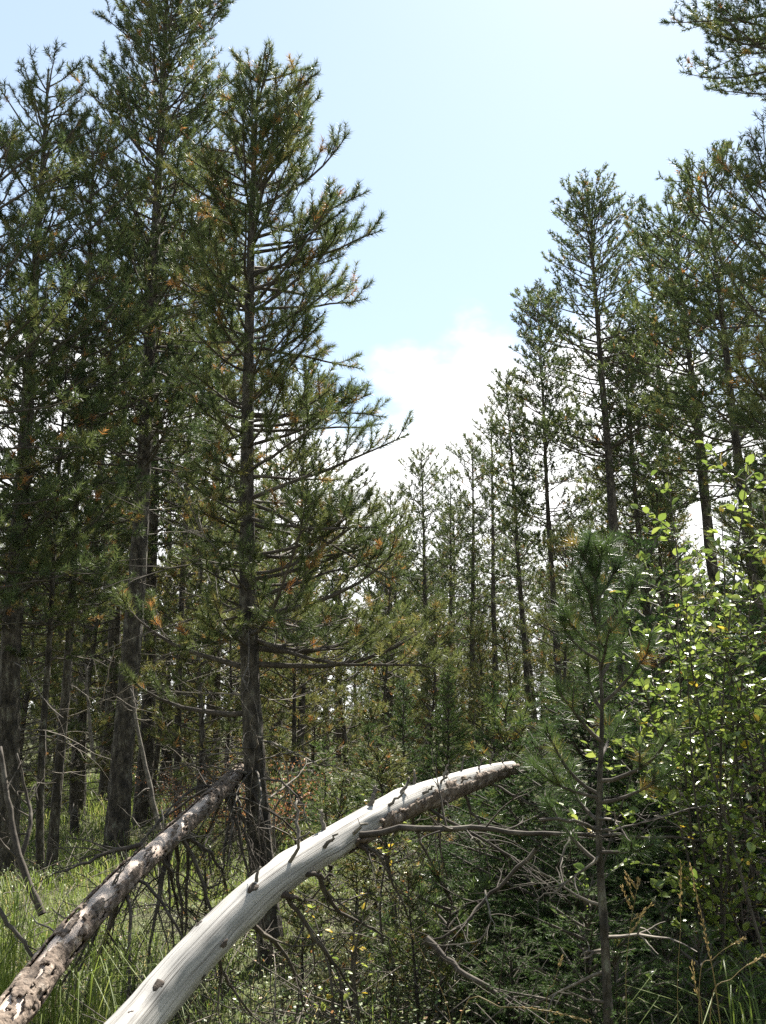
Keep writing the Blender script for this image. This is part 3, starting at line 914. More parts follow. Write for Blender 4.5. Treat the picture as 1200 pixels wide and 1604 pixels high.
# ---- low pine scrub in the shadow under the log
for kx, (px, D, py, rm, tn) in enumerate(((700, 4.9, 1395, 0.45, 0.42), (790, 5.8, 1330, 0.55, 0.3), (600, 5.3, 1440, 0.35, 0.45), (820, 7.6, 1105, 0.55, 0.5), (1030, 7.0, 1040, 0.6, 0.35))):
    rng = np.random.default_rng(130 + kx)
    g = on_ground(px, D)
    path = trunk_path((0, 0, -0.05), (rng.normal(0, .1), rng.normal(0, .1), at(px, py, D)[2] - g[2]), rng, wob=0.06)
    oo = dict(YO); oo.update(tint=tn, sp2=0.10, sp3=0.12, keep=0.14, bare=0.28)
    tree = make_pine(rng, path, 0.02, 0.2, rm, 0.17, 4, oo, dead=18, low_el=5)
    root = thing('young_pine', ('low tufty pine scrub under the barkless log', 'shaded scrubby pine below the far half of the log', 'small scrubby pine at the foot of the log',
                                'bushy olive young pine behind the end of the log', 'young pine half hidden behind the leafy shrub')[kx], 'young pine', g)
    emit_pine(tree, root, rng, (420, 0.062, 0.0052), False, YPINE, off=np.zeros(3), trunk_k=8)


# ================================================================== fallen logs
def log_mesh(name, pts, rad, rng, mat, parent, k=26, amp=0.03, bumps=(), keep=None, proud=0.0):
    """tube with a 'grain' attribute; 'keep' (fn of v, angle) cuts a partial shell out of it"""
    N = len(pts)
    T = units(np.gradient(pts, axis=0))
    A = units(np.cross(T, np.broadcast_to(UP, T.shape)))        # to the right of the log
    B = np.cross(A, T)                                          # up
    ang = np.arange(k) * 2 * math.pi / k
    ph = rng.uniform(0, 50)
    seg = np.concatenate([[0], np.cumsum(np.linalg.norm(np.diff(pts, axis=0), axis=1))])
    V = np.empty((N, k, 3)); G = np.empty((N, k, 3))
    for a in range(N):
        for b in range(k):
            ca, sa = math.cos(ang[b]), math.sin(ang[b])
            nz = mnoise.fractal(Vector((ca * 1.3 + ph, sa * 1.3, seg[a] * 2.0)), 1.0, 2.0, 4)
            r = rad[a] * (1 + amp * nz)
            for (v0, a0, h, wv, wa) in bumps:
                da = (ang[b] - a0 + math.pi) % (2 * math.pi) - math.pi
                r += h * math.exp(-((seg[a] - v0) / wv) ** 2 - (da / wa) ** 2)
            if proud:
                r += proud * (0.6 + 0.8 * mnoise.fractal(Vector((ca * 4 + ph, sa * 4, seg[a] * 14)), 1.0, 2.0, 3))
            V[a, b] = pts[a] + r * (ca * A[a] + sa * B[a])
            G[a, b] = (ca, sa, seg[a])
    F = []
    for a in range(N - 1):
        for b in range(k):
            if keep is None or keep((seg[a] + seg[a + 1]) / 2, ang[b] + math.pi / k):
                F.append((a * k + b, a * k + (b + 1) % k, (a + 1) * k + (b + 1) % k, (a + 1) * k + b))
    mb = MB(); mb.add(V.reshape(-1, 3), np.array(F))
    if keep is None:
        mb.f.append((np.arange(k)[None, ::-1], 0)); mb.f.append(((np.arange(k) + (N - 1) * k)[None], 0))
    o = mb.build(name, mat, parent)
    if len(o.data.vertices) == N * k:
        g = o.data.attributes.new('grain', 'FLOAT_VECTOR', 'POINT')
        g.data.foreach_set('vector', G.ravel().astype(np.float32))
    if keep is not None:
        sm = o.modifiers.new('thickness', 'SOLIDIFY'); sm.thickness = 0.006; sm.offset = -1
    return o


def arc_point(pts, s):
    f = s * (len(pts) - 1); a = min(int(f), len(pts) - 2)
    return pts[a] + (pts[a + 1] - pts[a]) * (f - a), unit(pts[a + 1] - pts[a])


def stick(name, ctrl, r0, r1, mat, parent, n=14, k=7, twigs=0, rng=None, off=0, tl=(0.1, 0.3), droop=0.0):
    P = spline(np.asarray(ctrl) - off, n)
    if rng is not None:
        P[1:-1] += rng.normal(0, 0.004, (n - 2, 3))
    m = MB()
    tubes(m, P, np.linspace(r0, r1, n), k)
    for _ in range(twigs):
        s = rng.uniform(0.2, 0.97)
        p, T = arc_point(P, s)
        d = T * 0.6 + rng.normal(0, 0.6, 3) + UP * droop
        ln = rng.uniform(*tl)
        q = grow(rng, p, d, ln, 7, rng.normal(0, 0.4) + droop, 0.12)
        rr = max(0.0016, (r0 + (r1 - r0) * s) * 0.45)
        tubes(m, q, np.linspace(rr, 0.001, 7), 4)
        if ln > 0.15:
            for _q in range(2):
                k_ = rng.integers(2, 6)
                tubes(m, grow(rng, q[k_], unit(q[k_] - q[k_ - 1]) + rng.normal(0, 0.6, 3), ln * 0.4, 5, droop * 0.5, 0.15), np.linspace(rr * 0.6, 0.0008, 5), 3)
    return m.build(name, mat, parent)


# ---- the barkless silver log
rng = np.random.default_rng(201)
ctrl = [np.append(at(x, y, D), r) for x, y, D, r in ((118, 1712, 3.2, 0.077), (224, 1592, 3.5, 0.074), (300, 1504, 3.68, 0.072), (374, 1428, 3.86, 0.070), (444, 1370, 4.02, 0.066), (526, 1317, 4.27, 0.063),
                                                      (624, 1261, 4.63, 0.0605), (700, 1233, 5.0, 0.056), (768, 1210, 5.4, 0.042), (802, 1201, 5.65, 0.031))]
ctrl = [ctrl[0] + (ctrl[0] - ctrl[1]) * 1.7] + ctrl
ctrl4 = np.array(ctrl); ctrl4[0, 3] = 0.08; ctrl = ctrl4[:, :3]
lp = spline(ctrl, 90)
lpf = spline(ctrl, 240)
LO = lp[0].copy()
silver = thing('fallen_log', 'barkless silver grey fallen log arching up from the bottom edge to the right', 'fallen log', LO)
rad = spline(ctrl4, 90)[:, 3]
L_log = np.linalg.norm(np.diff(lp, axis=0), axis=1).sum()
bumps = [(L_log * s, a, h, 0.06, 0.4) for s, a, h in ((0.47, 2.2, 0.009), (0.53, 5.9, 0.014), (0.60, 0.7, 0.008), (0.64, 5.9, 0.012), (0.72, 1.0, 0.007), (0.80, 1.2, 0.006), (0.40, 5.5, 0.010), (0.68, 2.0, 0.006), (0.76, 5.6, 0.008))]
EYE = np.array((0, 0, CAM_H))
knots = []
for (px, py, rr) in ((248, 1545, 0.019), (312, 1448, 0.011), (396, 1392, 0.019), (350, 1478, 0.014), (318, 1530, 0.009), (442, 1418, 0.012), (205, 1588, 0.010)):
    ray = unit(at(px, py, 4.0) - EYE)
    i_ = int(np.argmin(np.linalg.norm(np.cross(lp - EYE, ray), axis=1)))
    Tn = unit(lp[min(i_ + 1, 89)] - lp[i_ - 1])
    oc = EYE - lp[i_]
    d_ = ray - Tn * ray.dot(Tn); o_ = oc - Tn * oc.dot(Tn)
    A_, B_, C_ = d_.dot(d_), 2 * d_.dot(o_), o_.dot(o_) - rad[i_] ** 2
    hit = EYE + ray * ((-B_ - math.sqrt(max(0.0, B_ * B_ - 4 * A_ * C_))) / (2 * A_))
    A = unit(np.cross(Tn, UP)); B = np.cross(A, Tn)
    v0 = np.linalg.norm(np.diff(lp[:i_ + 1], axis=0), axis=1).sum() + (hit - lp[i_]).dot(Tn)
    a0 = math.atan2((hit - lp[i_]).dot(B), (hit - lp[i_]).dot(A)) % (2 * math.pi)
    nrm = unit((hit - lp[i_]) - Tn * (hit - lp[i_]).dot(Tn))
    knots.append((hit, nrm, Tn, rr))
    bumps.append((v0, a0, rr * 0.35, rr * 2.6, rr * 2.6 / 0.085))
log_o = log_mesh('trunk', spline(ctrl, 180) - LO, np.interp(np.linspace(0, 1, 180), np.linspace(0, 1, 90), rad), rng, SILVER, silver, k=40, amp=0.075, bumps=bumps)


def bark_keep(v, a):
    s = v / L_log
    if s < 0.56:
        return False
    low = math.cos(a - 5.35)                      # 1 = underside towards the camera
    edge = 0.80 - 0.55 * min(1, (s - 0.56) / 0.2)
    return low > edge + 0.45 * mnoise.fractal(Vector((math.cos(a) * 2, math.sin(a) * 2, v * 9)), 1, 2, 4)


log_mesh('bark', lpf - LO, np.interp(np.linspace(0, 1, 240), np.linspace(0, 1, 90), rad) + 0.005, np.random.default_rng(201), LOGBARK, silver, k=64, bumps=bumps, keep=bark_keep, proud=0.006)
# knots and broken stubs
for hit, nrm, Tn, rr in knots:
    m = MB()
    th, fi = np.meshgrid(np.linspace(0, math.pi, 7), np.arange(12) * 2 * math.pi / 12, indexing='ij')
    q = np.array([[a * 12 + b, a * 12 + (b + 1) % 12, (a + 1) * 12 + (b + 1) % 12, (a + 1) * 12 + b] for a in range(6) for b in range(12)])
    lob = (1 + 0.18 * np.sin(fi * 3 + rr * 900) + 0.10 * np.sin(fi * 5 + rr * 500))
    W = np.cross(nrm, Tn)
    P = (np.sin(th) * np.cos(fi) * lob)[..., None] * Tn * 1.35 + (np.sin(th) * np.sin(fi) * lob)[..., None] * W * 0.85 + np.cos(th)[..., None] * nrm * 0.22
    m.add((P * rr).reshape(-1, 3) + hit + nrm * rr * 0.33 - LO, q)
    m.build('knot', KNOT, silver)
for (s, a, ln, rr) in ((0.50, 0.9, 0.16, 0.008), (0.56, 0.6, 0.10, 0.009), (0.61, 0.4, 0.09, 0.009), (0.67, 0.7, 0.10, 0.008), (0.73, 0.5, 0.07, 0.008), (0.77, 0.8, 0.08, 0.007), (0.81, 0.4, 0.06, 0.006), (0.44, 1.2, 0.06, 0.008), (0.545, 2.0, 0.20, 0.009), (0.585, 1.75, 0.10, 0.011), (0.655, 1.5, 0.09, 0.012), (0.70, 1.2, 0.07, 0.010), (0.735, 1.7, 0.08, 0.009), (0.79, 1.3, 0.07, 0.008),
                       (0.83, 1.6, 0.09, 0.006), (0.86, 1.1, 0.07, 0.006), (0.90, 1.5, 0.08, 0.006), (0.94, 1.3, 0.08, 0.005), (0.62, 5.5, 0.12, 0.012), (0.52, 5.9, 0.10, 0.011), (0.76, 5.8, 0.09, 0.010), (0.47, 5.6, 0.06, 0.016)):
    p, T = arc_point(lp, s)
    A = unit(np.cross(T, UP)); B = np.cross(A, T)
    nrm = math.cos(a) * A + math.sin(a) * B
    r_ = np.interp(s, np.linspace(0, 1, 90), rad)
    d = nrm * 0.75 + T * rng.uniform(0.2, 0.75)
    P = np.array([p + nrm * r_ * 0.7, p + nrm * r_ + d * ln * 0.35, p + nrm * r_ + d * ln * 0.7 + rng.normal(0, .006, 3), p + nrm * r_ + d * ln])
    stick('branch_stub', P, rr, rr * 0.45, DEADW if a < 3 else KNOT, silver, 8, 7, 1, rng, LO, (0.02, 0.05))
# the long bare branch running level to the right
Lb = [at(578, 1300, 4.25), at(640, 1299, 4.2), at(740, 1298, 4.15), at(840, 1304, 4.1), at(940, 1308, 4.1), at(1030, 1312, 4.15), at(1100, 1318, 4.25)]
Lb[0] = lp[int(np.argmin(np.linalg.norm(lp - Lb[0], axis=1)))]
stick('branch', Lb, 0.014, 0.004, TWIG, silver, 22, 8, 16, rng, LO, (0.1, 0.35))
# drooping dead limbs on its underside
for (x0, y0, D0, x1, y1, D1, r0) in ((470, 1370, 3.95, 560, 1560, 4.3, 0.012), (520, 1345, 4.1, 610, 1470, 4.6, 0.014), (560, 1310, 4.3, 640, 1440, 4.5, 0.011), (640, 1270, 4.7, 705, 1400, 4.9, 0.010),
                                     (690, 1245, 5.0, 700, 1370, 5.2, 0.012), (720, 1240, 5.15, 800, 1350, 5.3, 0.010), (440, 1420, 3.7, 480, 1585, 4.2, 0.012), (400, 1440, 3.6, 395, 1590, 3.9, 0.009),
                                     (660, 1280, 4.8, 900, 1420, 4.6, 0.009), (750, 1230, 5.4, 880, 1300, 5.2, 0.008), (780, 1215, 5.6, 1000, 1215, 5.9, 0.012)):
    a, b = at(x0, y0, D0), at(x1, y1, D1)
    a = lp[int(np.argmin(np.linalg.norm(lp - a, axis=1)))] - UP * 0.03
    mid = (a + b) / 2 + rng.normal(0, 0.05, 3) + UP * 0.04
    stick('dead_branch', [a, mid, b], r0, 0.003, TWIG, silver, 14, 6, 11, rng, LO, (0.12, 0.4), -0.25)

# ---- the second log, bark peeling off
rng = np.random.default_rng(202)
ctrl = [at(-60, 1680, 3.1), at(25, 1580, 3.45), at(115, 1462, 4.0), at(205, 1366, 4.7), at(290, 1290, 5.5), at(350, 1232, 6.2), at(376, 1208, 6.62)]
ctrl = [ctrl[0] + (ctrl[0] - ctrl[1]) * 1.6] + ctrl
bp = spline(ctrl, 100)
bpf = spline(ctrl, 300)
BO = bp[0].copy()
barky = thing('fallen_log', 'thinner fallen log with flaking bark leaning on the slender centre pine', 'fallen log', BO)
brad = np.interp(np.linspace(0, 1, 100), [0, 0.3, 0.6, 1], [0.050, 0.047, 0.043, 0.034])
L_b = np.linalg.norm(np.diff(bp, axis=0), axis=1).sum()
log_mesh('trunk', bp - BO, brad, rng, PALEW, barky, k=20)
pit = [(rng.uniform(0.2, 0.95) * L_b, rng.uniform(0.3, 2.9), rng.uniform(0.03, 0.11), rng.uniform(0.3, 0.8)) for _ in range(26)]


def flake_keep(v, a):
    n_ = mnoise.fractal(Vector((math.cos(a) * 1.6 + 7, math.sin(a) * 1.6, v * 7.5)), 0.8, 2.1, 6)
    top = max(0.0, math.sin(a))                    # sunny upper side has lost most of its bark
    mid = math.exp(-((v / L_b - 0.55) / 0.28) ** 2)
    return n_ > -0.42 + 0.95 * top * mid


log_mesh('bark', bpf - BO, np.interp(np.linspace(0, 1, 300), np.linspace(0, 1, 100), brad) + 0.004, np.random.default_rng(202), LOGBARK, barky, k=56, keep=flake_keep, proud=0.007)
for _ in range(30):
    s = rng.uniform(0.4, 0.99)
    p, T = arc_point(bp, s)
    a = rng.uniform(0, 6.28)
    A = unit(np.cross(T, UP)); B = np.cross(A, T)
    nrm = math.cos(a) * A + math.sin(a) * B
    rr = rng.uniform(0.003, 0.006); ln = rng.uniform(0.06, 0.16)
    stick('branch_stub', [p + nrm * 0.03, p + nrm * (0.05 + ln * .5) + T * 0.02, p + nrm * (0.05 + ln) + T * ln * 0.5 + rng.normal(0, .02, 3)], rr, rr * .4, DEADW, barky, 8, 5, 1, rng, BO, (0.03, 0.08))
# limbs: two reach up and left, the rest hang down in a tangle
for pts_, r0 in (([at(225, 1322, 4.95), at(170, 1336, 4.9), at(120, 1358, 4.8), at(85, 1368, 4.7)], 0.013),
                 ([at(345, 1240, 6.1), at(310, 1232, 6.0), at(260, 1275, 5.7), at(215, 1330, 5.4)], 0.011),
                 ([at(350, 1235, 6.2), at(310, 1200, 6.1), at(270, 1205, 6.0)], 0.008)):
    stick('branch', pts_, r0, 0.003, TWIG, barky, 16, 7, 10, rng, BO, (0.1, 0.35))
for kx in range(28):
    s = rng.uniform(0.55, 0.99)
    p, T = arc_point(bp, s)
    ln = rng.uniform(0.6, 1.15)
    q_ = grow(rng, p, np.array((rng.normal(0.1, 0.55), rng.normal(-0.2, 0.5), -0.25)), ln, 6, -1.7, 0.14)
    q_[:, 2] = np.maximum(q_[:, 2], 0.1)
    stick('dead_branch', q_, rng.uniform(0.008, 0.015), 0.003, TWIG, barky, 14, 6, 12, rng, BO, (0.1, 0.35), -0.35)

# ================================================================== loose sticks and dead stems
rng = np.random.default_rng(210)


def loose(label, pts_, r0, r1, mat=DEADW, twigs=3, name='dead_stick', cat='dead stick', tl=(0.1, 0.3), k=7):
    o = np.asarray(pts_[0], float)
    ob = stick(name, pts_, r0, r1, mat, None, 16, k, twigs, rng, o, tl)
    ob.location = o
    return tag(ob, label, cat)


loose('reddish stick poking in at the left edge above the thinner log', [at(-30, 1375, 4.0), at(10, 1440, 3.95), at(56, 1502, 3.95)], 0.010, 0.007, SHRUBW, 2)
loose('dark leaning dead stem rising at the left edge', [at(66, 1432, 6.6), at(30, 1340, 6.7), at(12, 1250, 6.8), at(0, 1170, 6.9)], 0.026, 0.015, TWIG, 6)
loose('forked dead stem beside the leaning one at the left edge', [at(34, 1340, 6.8), at(48, 1290, 6.9), at(44, 1250, 7.0), at(26, 1180, 7.0)], 0.018, 0.008, TWIG, 6)
loose('pale thin dead stem leaning right beside the tallest pine', [at(250, 1300, 10.2), at(232, 1220, 10.3), at(212, 1120, 10.4), at(205, 1060, 10.5)], 0.03, 0.010, DEADW, 4)
loose('pale thin dead stem leaning left near the stout left pine', [at(146, 1190, 11), at(140, 1120, 11), at(134, 1040, 11)], 0.022, 0.010, DEADW, 4)
loose('bent greyish dead stem right of the slender pine trunk', [at(430, 1330, 7.6), at(430, 1270, 7.6), at(452, 1230, 7.5), at(440, 1180, 7.5)], 0.012, 0.004, DEADW, 4)
loose('grey dead trunk standing in the glade behind the small spruce', [at(511, 1180, 19), at(510, 1090, 19), at(508, 990, 19)], 0.065, 0.045, DEADW, 4, 'standing_snag', 'snag')
loose('dark dead trunk beside the grey one in the glade', [at(532, 1170, 20), at(530, 1060, 20), at(529, 900, 20)], 0.09, 0.06, TWIG, 8, 'standing_snag', 'snag', (0.3, 0.9))
loose('dead branch lying in the dwarf shrubs at the bottom centre', [at(668, 1470, 4.3), at(720, 1520, 4.2), at(790, 1560, 4.1), at(860, 1585, 4.1)], 0.014, 0.006, TWIG, 8)
loose('crooked twiggy dead branch under the log beside the scrub', [at(840, 1330, 4.4), at(770, 1400, 4.5), at(715, 1455, 4.4), at(660, 1480, 4.4)], 0.010, 0.004, TWIG, 14)
loose('arched pale dead twig at the shaded middle right', [at(900, 1300, 4.0), at(880, 1345, 3.9), at(880, 1385, 3.9), at(835, 1412, 3.9)], 0.005, 0.002, DEADW, 8, tl=(0.08, 0.2))
loose('arched pale dead twig hanging lower beside the near young pine', [at(760, 1395, 4.0), at(768, 1440, 3.9), at(750, 1470, 3.9), at(700, 1480, 3.9)], 0.004, 0.002, DEADW, 6, tl=(0.08, 0.2))
loose('knotty dead twig crossing the near young pine stem', [at(845, 1285, 3.5), at(895, 1285, 3.5), at(940, 1300, 3.52), at(1000, 1290, 3.6), at(1110, 1262, 3.7)], 0.006, 0.0025, TWIG, 12, tl=(0.08, 0.25))
loose('curved twig arching over the slender pine foot towards the barkless log', [at(410, 1220, 6.2), at(440, 1225, 6.1), at(470, 1255, 6.0), at(486, 1298, 5.9)], 0.008, 0.004, TWIG, 4, tl=(0.08, 0.2))

# ================================================================== leafy shrub on the right
rng = np.random.default_rng(301)


def leaf_geo(ln, wd, fold):
    """ovate leaf folded along its midrib, in local XY, tip at +Y"""
    s = np.array((0.0, 0.18, 0.45, 0.75, 1.0)); h = np.array((0.02, 0.36, 0.5, 0.34, 0.0))
    V = []
    for a, b in zip(s, h):
        V += [(-b * wd, a * ln, b * wd * fold), (0, a * ln, -0.10 * ln * a * a), (b * wd, a * ln, b * wd * fold)]
    F = []
    for r_ in range(4):
        o_ = r_ * 3
        F += [(o_, o_ + 1, o_ + 4, o_ + 3), (o_ + 1, o_ + 2, o_ + 5, o_ + 4)]
    return np.array(V), np.array(F)


def leaf_frames(pos, d, up):
    y = units(d)
    x = units(np.cross(y, up))
    z = np.cross(x, y)
    return np.stack([x, y, z], -1)      # columns


def shrub(label, base, stems, n_single, seed, leaf=(0.05, 0.036), dens=0.035, name='leafy_shrub', twig_l=(0.2, 0.5), yellow=0.02, side=0.085, tint0=0.5):
    rng = np.random.default_rng(seed)
    root = thing(name, label, 'shrub', base)
    P_, D_ = [], []
    for st in stems:
        pts = spline(np.asarray(st) - base, 24)
        m = MB()
        tubes(m, pts, np.linspace(0.010, 0.002, 24), 6)
        so = m.build('stem', SHRUBW, root)
        m = MB()
        ln = np.linalg.norm(np.diff(pts, axis=0), axis=1).sum()
        for q_ in range(int(ln * 0.8 / side)):
            s = rng.uniform(0.22, 0.98)
            p, T = arc_point(pts, s)
            a = rng.uniform(0, 6.28)
            d = np.array((math.cos(a), math.sin(a), rng.uniform(0.1, 0.8)))
            l_ = rng.uniform(*twig_l) * (1.1 - 0.6 * s)
            tw = grow(rng, p, d, l_, 7, 0.15, 0.10)
            tubes(m, tw, np.linspace(0.0032, 0.001, 7), 4)
            for k in range(int(l_ / dens)):
                pp, TT = arc_point(tw, min(0.99, 0.15 + 0.85 * (k + rng.random()) / max(1, int(l_ / dens))))
                P_.append(pp); D_.append(unit(TT * 0.5 + rng.normal(0, 0.6, 3) * (1, 1, 0.45)))
        for k in range(int(ln * 0.3 / dens)):
            pp, TT = arc_point(pts, rng.uniform(0.6, 1.0))
            P_.append(pp); D_.append(unit(TT * 0.3 + rng.normal(0, 0.7, 3)))
        m.build('twigs', SHRUBW, so)['kind'] = 'stuff'
    P_ = np.array(P_); D_ = np.array(D_); n = len(P_)
    upv = units(np.array((0, 0, 1.0)) + rng.normal(0, 0.42, (n, 3)))
    M_ = leaf_frames(P_, D_, upv)
    sc = rng.uniform(0.4, 1.25, n)
    tint = np.clip(rng.normal(tint0, 0.18, n), 0, 0.86); tint[rng.random(n) < yellow] = 1.0
    V0, F0 = leaf_geo(leaf[0], leaf[1], 0.35)
    # the leaves that show largest: nearest to the viewer
    order = np.argsort(np.linalg.norm(P_ + base - np.array((0, 0, CAM_H)), axis=1) / sc)
    single = order[:n_single]
    lib = []
    for k in range(6):
        mm = MB(); mm.add(V0, F0, 0, (0.25, 0.45, 0.6, 0.75, 0.85, 1.0)[k])
        lib.append(mm.mesh('leaf', [LEAF], True))
    from mathutils import Matrix
    for i_ in single:
        o = bpy.data.objects.new('leaf', lib[int(np.argmin(np.abs(np.array((0.25, 0.45, 0.6, 0.75, 0.85, 1.0)) - tint[i_])))])
        COL.objects.link(o); o.parent = root
        Mx = Matrix([list(M_[i_][r_] * sc[i_]) + [P_[i_][r_]] for r_ in range(3)] + [[0, 0, 0, 1]])
        o.matrix_local = Mx
    rest = np.setdiff1d(np.arange(n), single)
    if len(rest):
        V = np.einsum('nij,kj->nki', M_[rest], V0) * sc[rest][:, None, None] + P_[rest][:, None, :]
        F = (F0[None] + (np.arange(len(rest)) * len(V0))[:, None, None]).reshape(-1, 4)
        m = MB(); m.add(V.reshape(-1, 3), F, 0, np.repeat(tint[rest], len(V0)))
        m.build('foliage', LEAF, root)['kind'] = 'stuff'
    return root


b0 = on_ground(1130, 4.6)
tops = ((1046, 745, 4.3), (1172, 722, 4.2), (1010, 880, 4.7), (1090, 860, 4.9), (1130, 800, 4.6), (1195, 790, 4.4), (1060, 930, 4.4), (1225, 760, 4.7), (1120, 950, 4.1), (1180, 900, 4.0), (985, 985, 4.9), (1215, 990, 3.9), (1075, 1020, 4.2), (1150, 1060, 4.0), (975, 1090, 4.7), (1010, 1150, 4.3), (1060, 1120, 4.5), (1190, 1120, 4.2), (1030, 1010, 4.8))
stems = []
for (x, y, D) in tops:
    t = at(x, y, D)
    f = b0 + np.array((rng.normal(0, 0.28), rng.normal(0, 0.2), -0.05))
    mid = f * 0.45 + t * 0.55 + np.array((rng.normal(0, 0.06) , rng.normal(0, 0.06), 0.12))
    stems.append([f, f * 0.75 + mid * 0.25 + rng.normal(0, .03, 3), mid, t])
shrub('leafy shrub with glossy light green oval leaves at the right', b0, stems, 290, 302, leaf=(0.045, 0.032), side=0.058, dens=0.032, tint0=0.55, twig_l=(0.2, 0.62))
# small broadleaved plants under the log with a few yellow leaves
for kx, (px, D, py, lab, tn, ye) in enumerate(((575, 4.5, 1365, 'small sapling with yellow leaves under the barkless log', 0.75, 0.4), (520, 4.4, 1395, 'tiny yellowing bush beside the underside of the log', 0.7, 0.35),
                                               (225, 5.6, 1440, 'small pale leaved bush below the tangle of the thinner log', 0.7, 0.2), (620, 5.2, 1225, 'few pale leaves sprouting above the log', 0.8, 0.15))):
    g = on_ground(px, D); t = at(px, py, D)
    st = [[g, g * 0.5 + t * 0.5 + np.array((rng.normal(0, .06), rng.normal(0, .06), 0)), t + np.array((rng.normal(0, 0.12), rng.normal(0, .1), rng.uniform(-0.1, 0)))] for _ in range(2)]
    shrub(lab, g, st, 26, 310 + kx, leaf=(0.036, 0.022), name='broadleaf_sapling', twig_l=(0.06, 0.2), side=0.10, dens=0.04, yellow=ye, tint0=tn)
# rusty leaved bush in the wood behind the slender pine
rb = on_ground(410, 12.5)
rng = np.random.default_rng(330)
for kx, (px, D, rr) in enumerate(((420, 11.0, 0.42), (355, 12.0, 0.5), (300, 13.5, 0.5))):
    g = on_ground(px, D)
    root = thing('rusty_bush', ('rusty leaved bush just right of the slender pine trunk', 'rust brown bush left of the slender pine trunk', 'brownish bush farther back between the left trunks')[kx], 'bush', g)
    m = MB(); m2 = MB()
    for _ in range(34):
        a = rng.uniform(0, 6.28)
        st = grow(rng, (0, 0, 0), (math.cos(a) * 0.5, math.sin(a) * 0.5, 1.0), rng.uniform(0.7, 1.25), 7, -0.2, 0.10)
        tubes(m, st, np.linspace(0.006, 0.002, 7), 4)
        n = 34
        f = rng.uniform(2.5, 5.99, n).astype(float); i0 = f.astype(int)
        P = st[i0] + (st[i0 + 1] - st[i0]) * (f - i0)[:, None] + rng.normal(0, 0.05, (n, 3))
        d = rng.normal(0, 1, (n, 3)); sd = units(np.cross(d, rng.normal(0, 1, (n, 3)))) * 0.010
        d = units(d) * 0.032
        V = np.stack([P, P + d * 0.5 + sd, P + d, P + d * 0.5 - sd], 1)
        m2.add(V.reshape(-1, 3), np.arange(n * 4).reshape(-1, 4), 0, np.repeat(rng.random(n), 4))
    m.build('stems', SHRUBW, root)['kind'] = 'stuff'
    m2.build('foliage', REDLEAF, root, smooth=False)['kind'] = 'stuff'

# ================================================================== ground cover
rng = np.random.default_rng(401)


def scatter(n, y0, y1, half, power=1.0, xoff=0.0):
    """points inside the strip that widens with distance"""
    y = y0 + (y1 - y0) * rng.random(n) ** power
    x = (rng.random(n) * 2 - 1) * (0.42 * y + half) + xoff
    return x, y


def patch(x, y, f, s):
    return np.sin(x * f + s) * np.cos(y * f * 0.9 + s * 1.7) + 0.5 * np.sin(x * f * 2.3 + y * f * 1.9 + s)


# grass: arching blades of three segments
x, y = scatter(66000, 3.2, 26, 0.6, 1.35)
keepm = (rng.random(len(x)) < np.where(x < 0.12 * y - 1.35, 1.0, 0.13)) & (patch(x, y, 0.9, 0.4) > -0.9)
x, y = x[keepm], y[keepm]
n = len(x)
clx, cly = np.round(x / 0.16) * 0.16, np.round(y / 0.16) * 0.16
h_ = rng.uniform(0.12, 0.36, n) * np.where(y < 8, 0.65, 0.9) * (1 + 0.35 * patch(clx, cly, 2.1, 2.0).clip(-0.8, 1.2))
a = rng.uniform(0, 6.28, n); lean = rng.uniform(0.15, 1.0, n)
wd = np.where(y < 7, 0.0045, 0.0045 + 0.00035 * (y - 7)) * rng.uniform(0.7, 1.3, n)
base = np.stack([x, y, gz_np(x, y) - 0.01], -1)
dirv = np.stack([np.cos(a), np.sin(a), np.zeros(n)], -1)
sd = np.stack([-np.sin(a), np.cos(a), np.zeros(n)], -1) * (wd * 0.5)[:, None]
p1 = base + UP * (h_ * 0.55)[:, None] + dirv * (h_ * lean * 0.18)[:, None]
p2 = base + UP * (h_ * (0.95 - 0.15 * lean))[:, None] + dirv * (h_ * lean * 0.55)[:, None]
p3 = base + UP * (h_ * (1.05 - 0.45 * lean))[:, None] + dirv * (h_ * lean * 1.0)[:, None]
V = np.stack([base - sd, base + sd, p1 - sd, p1 + sd, p2 - sd * 0.7, p2 + sd * 0.7, p3], 1)
o7 = (np.arange(n) * 7)[:, None]
tint = np.clip(rng.normal(0.42, 0.16, n) + 0.12 * patch(x, y, 0.7, 5), 0, 0.8); tint[rng.random(n) < 0.08] = rng.uniform(0.85, 1.0)
m = MB()
m.add(V.reshape(-1, 3), np.concatenate([o7 + np.array([[0, 1, 3, 2]]), o7 + np.array([[2, 3, 5, 4]])]), 0, np.repeat(tint, 7))
m.f.append(((o7 + np.array([[4, 5, 6]])), 0))
tag(m.build('grass', GRASS), 'bright green moor grass covering the open ground', 'grass', kind='stuff')

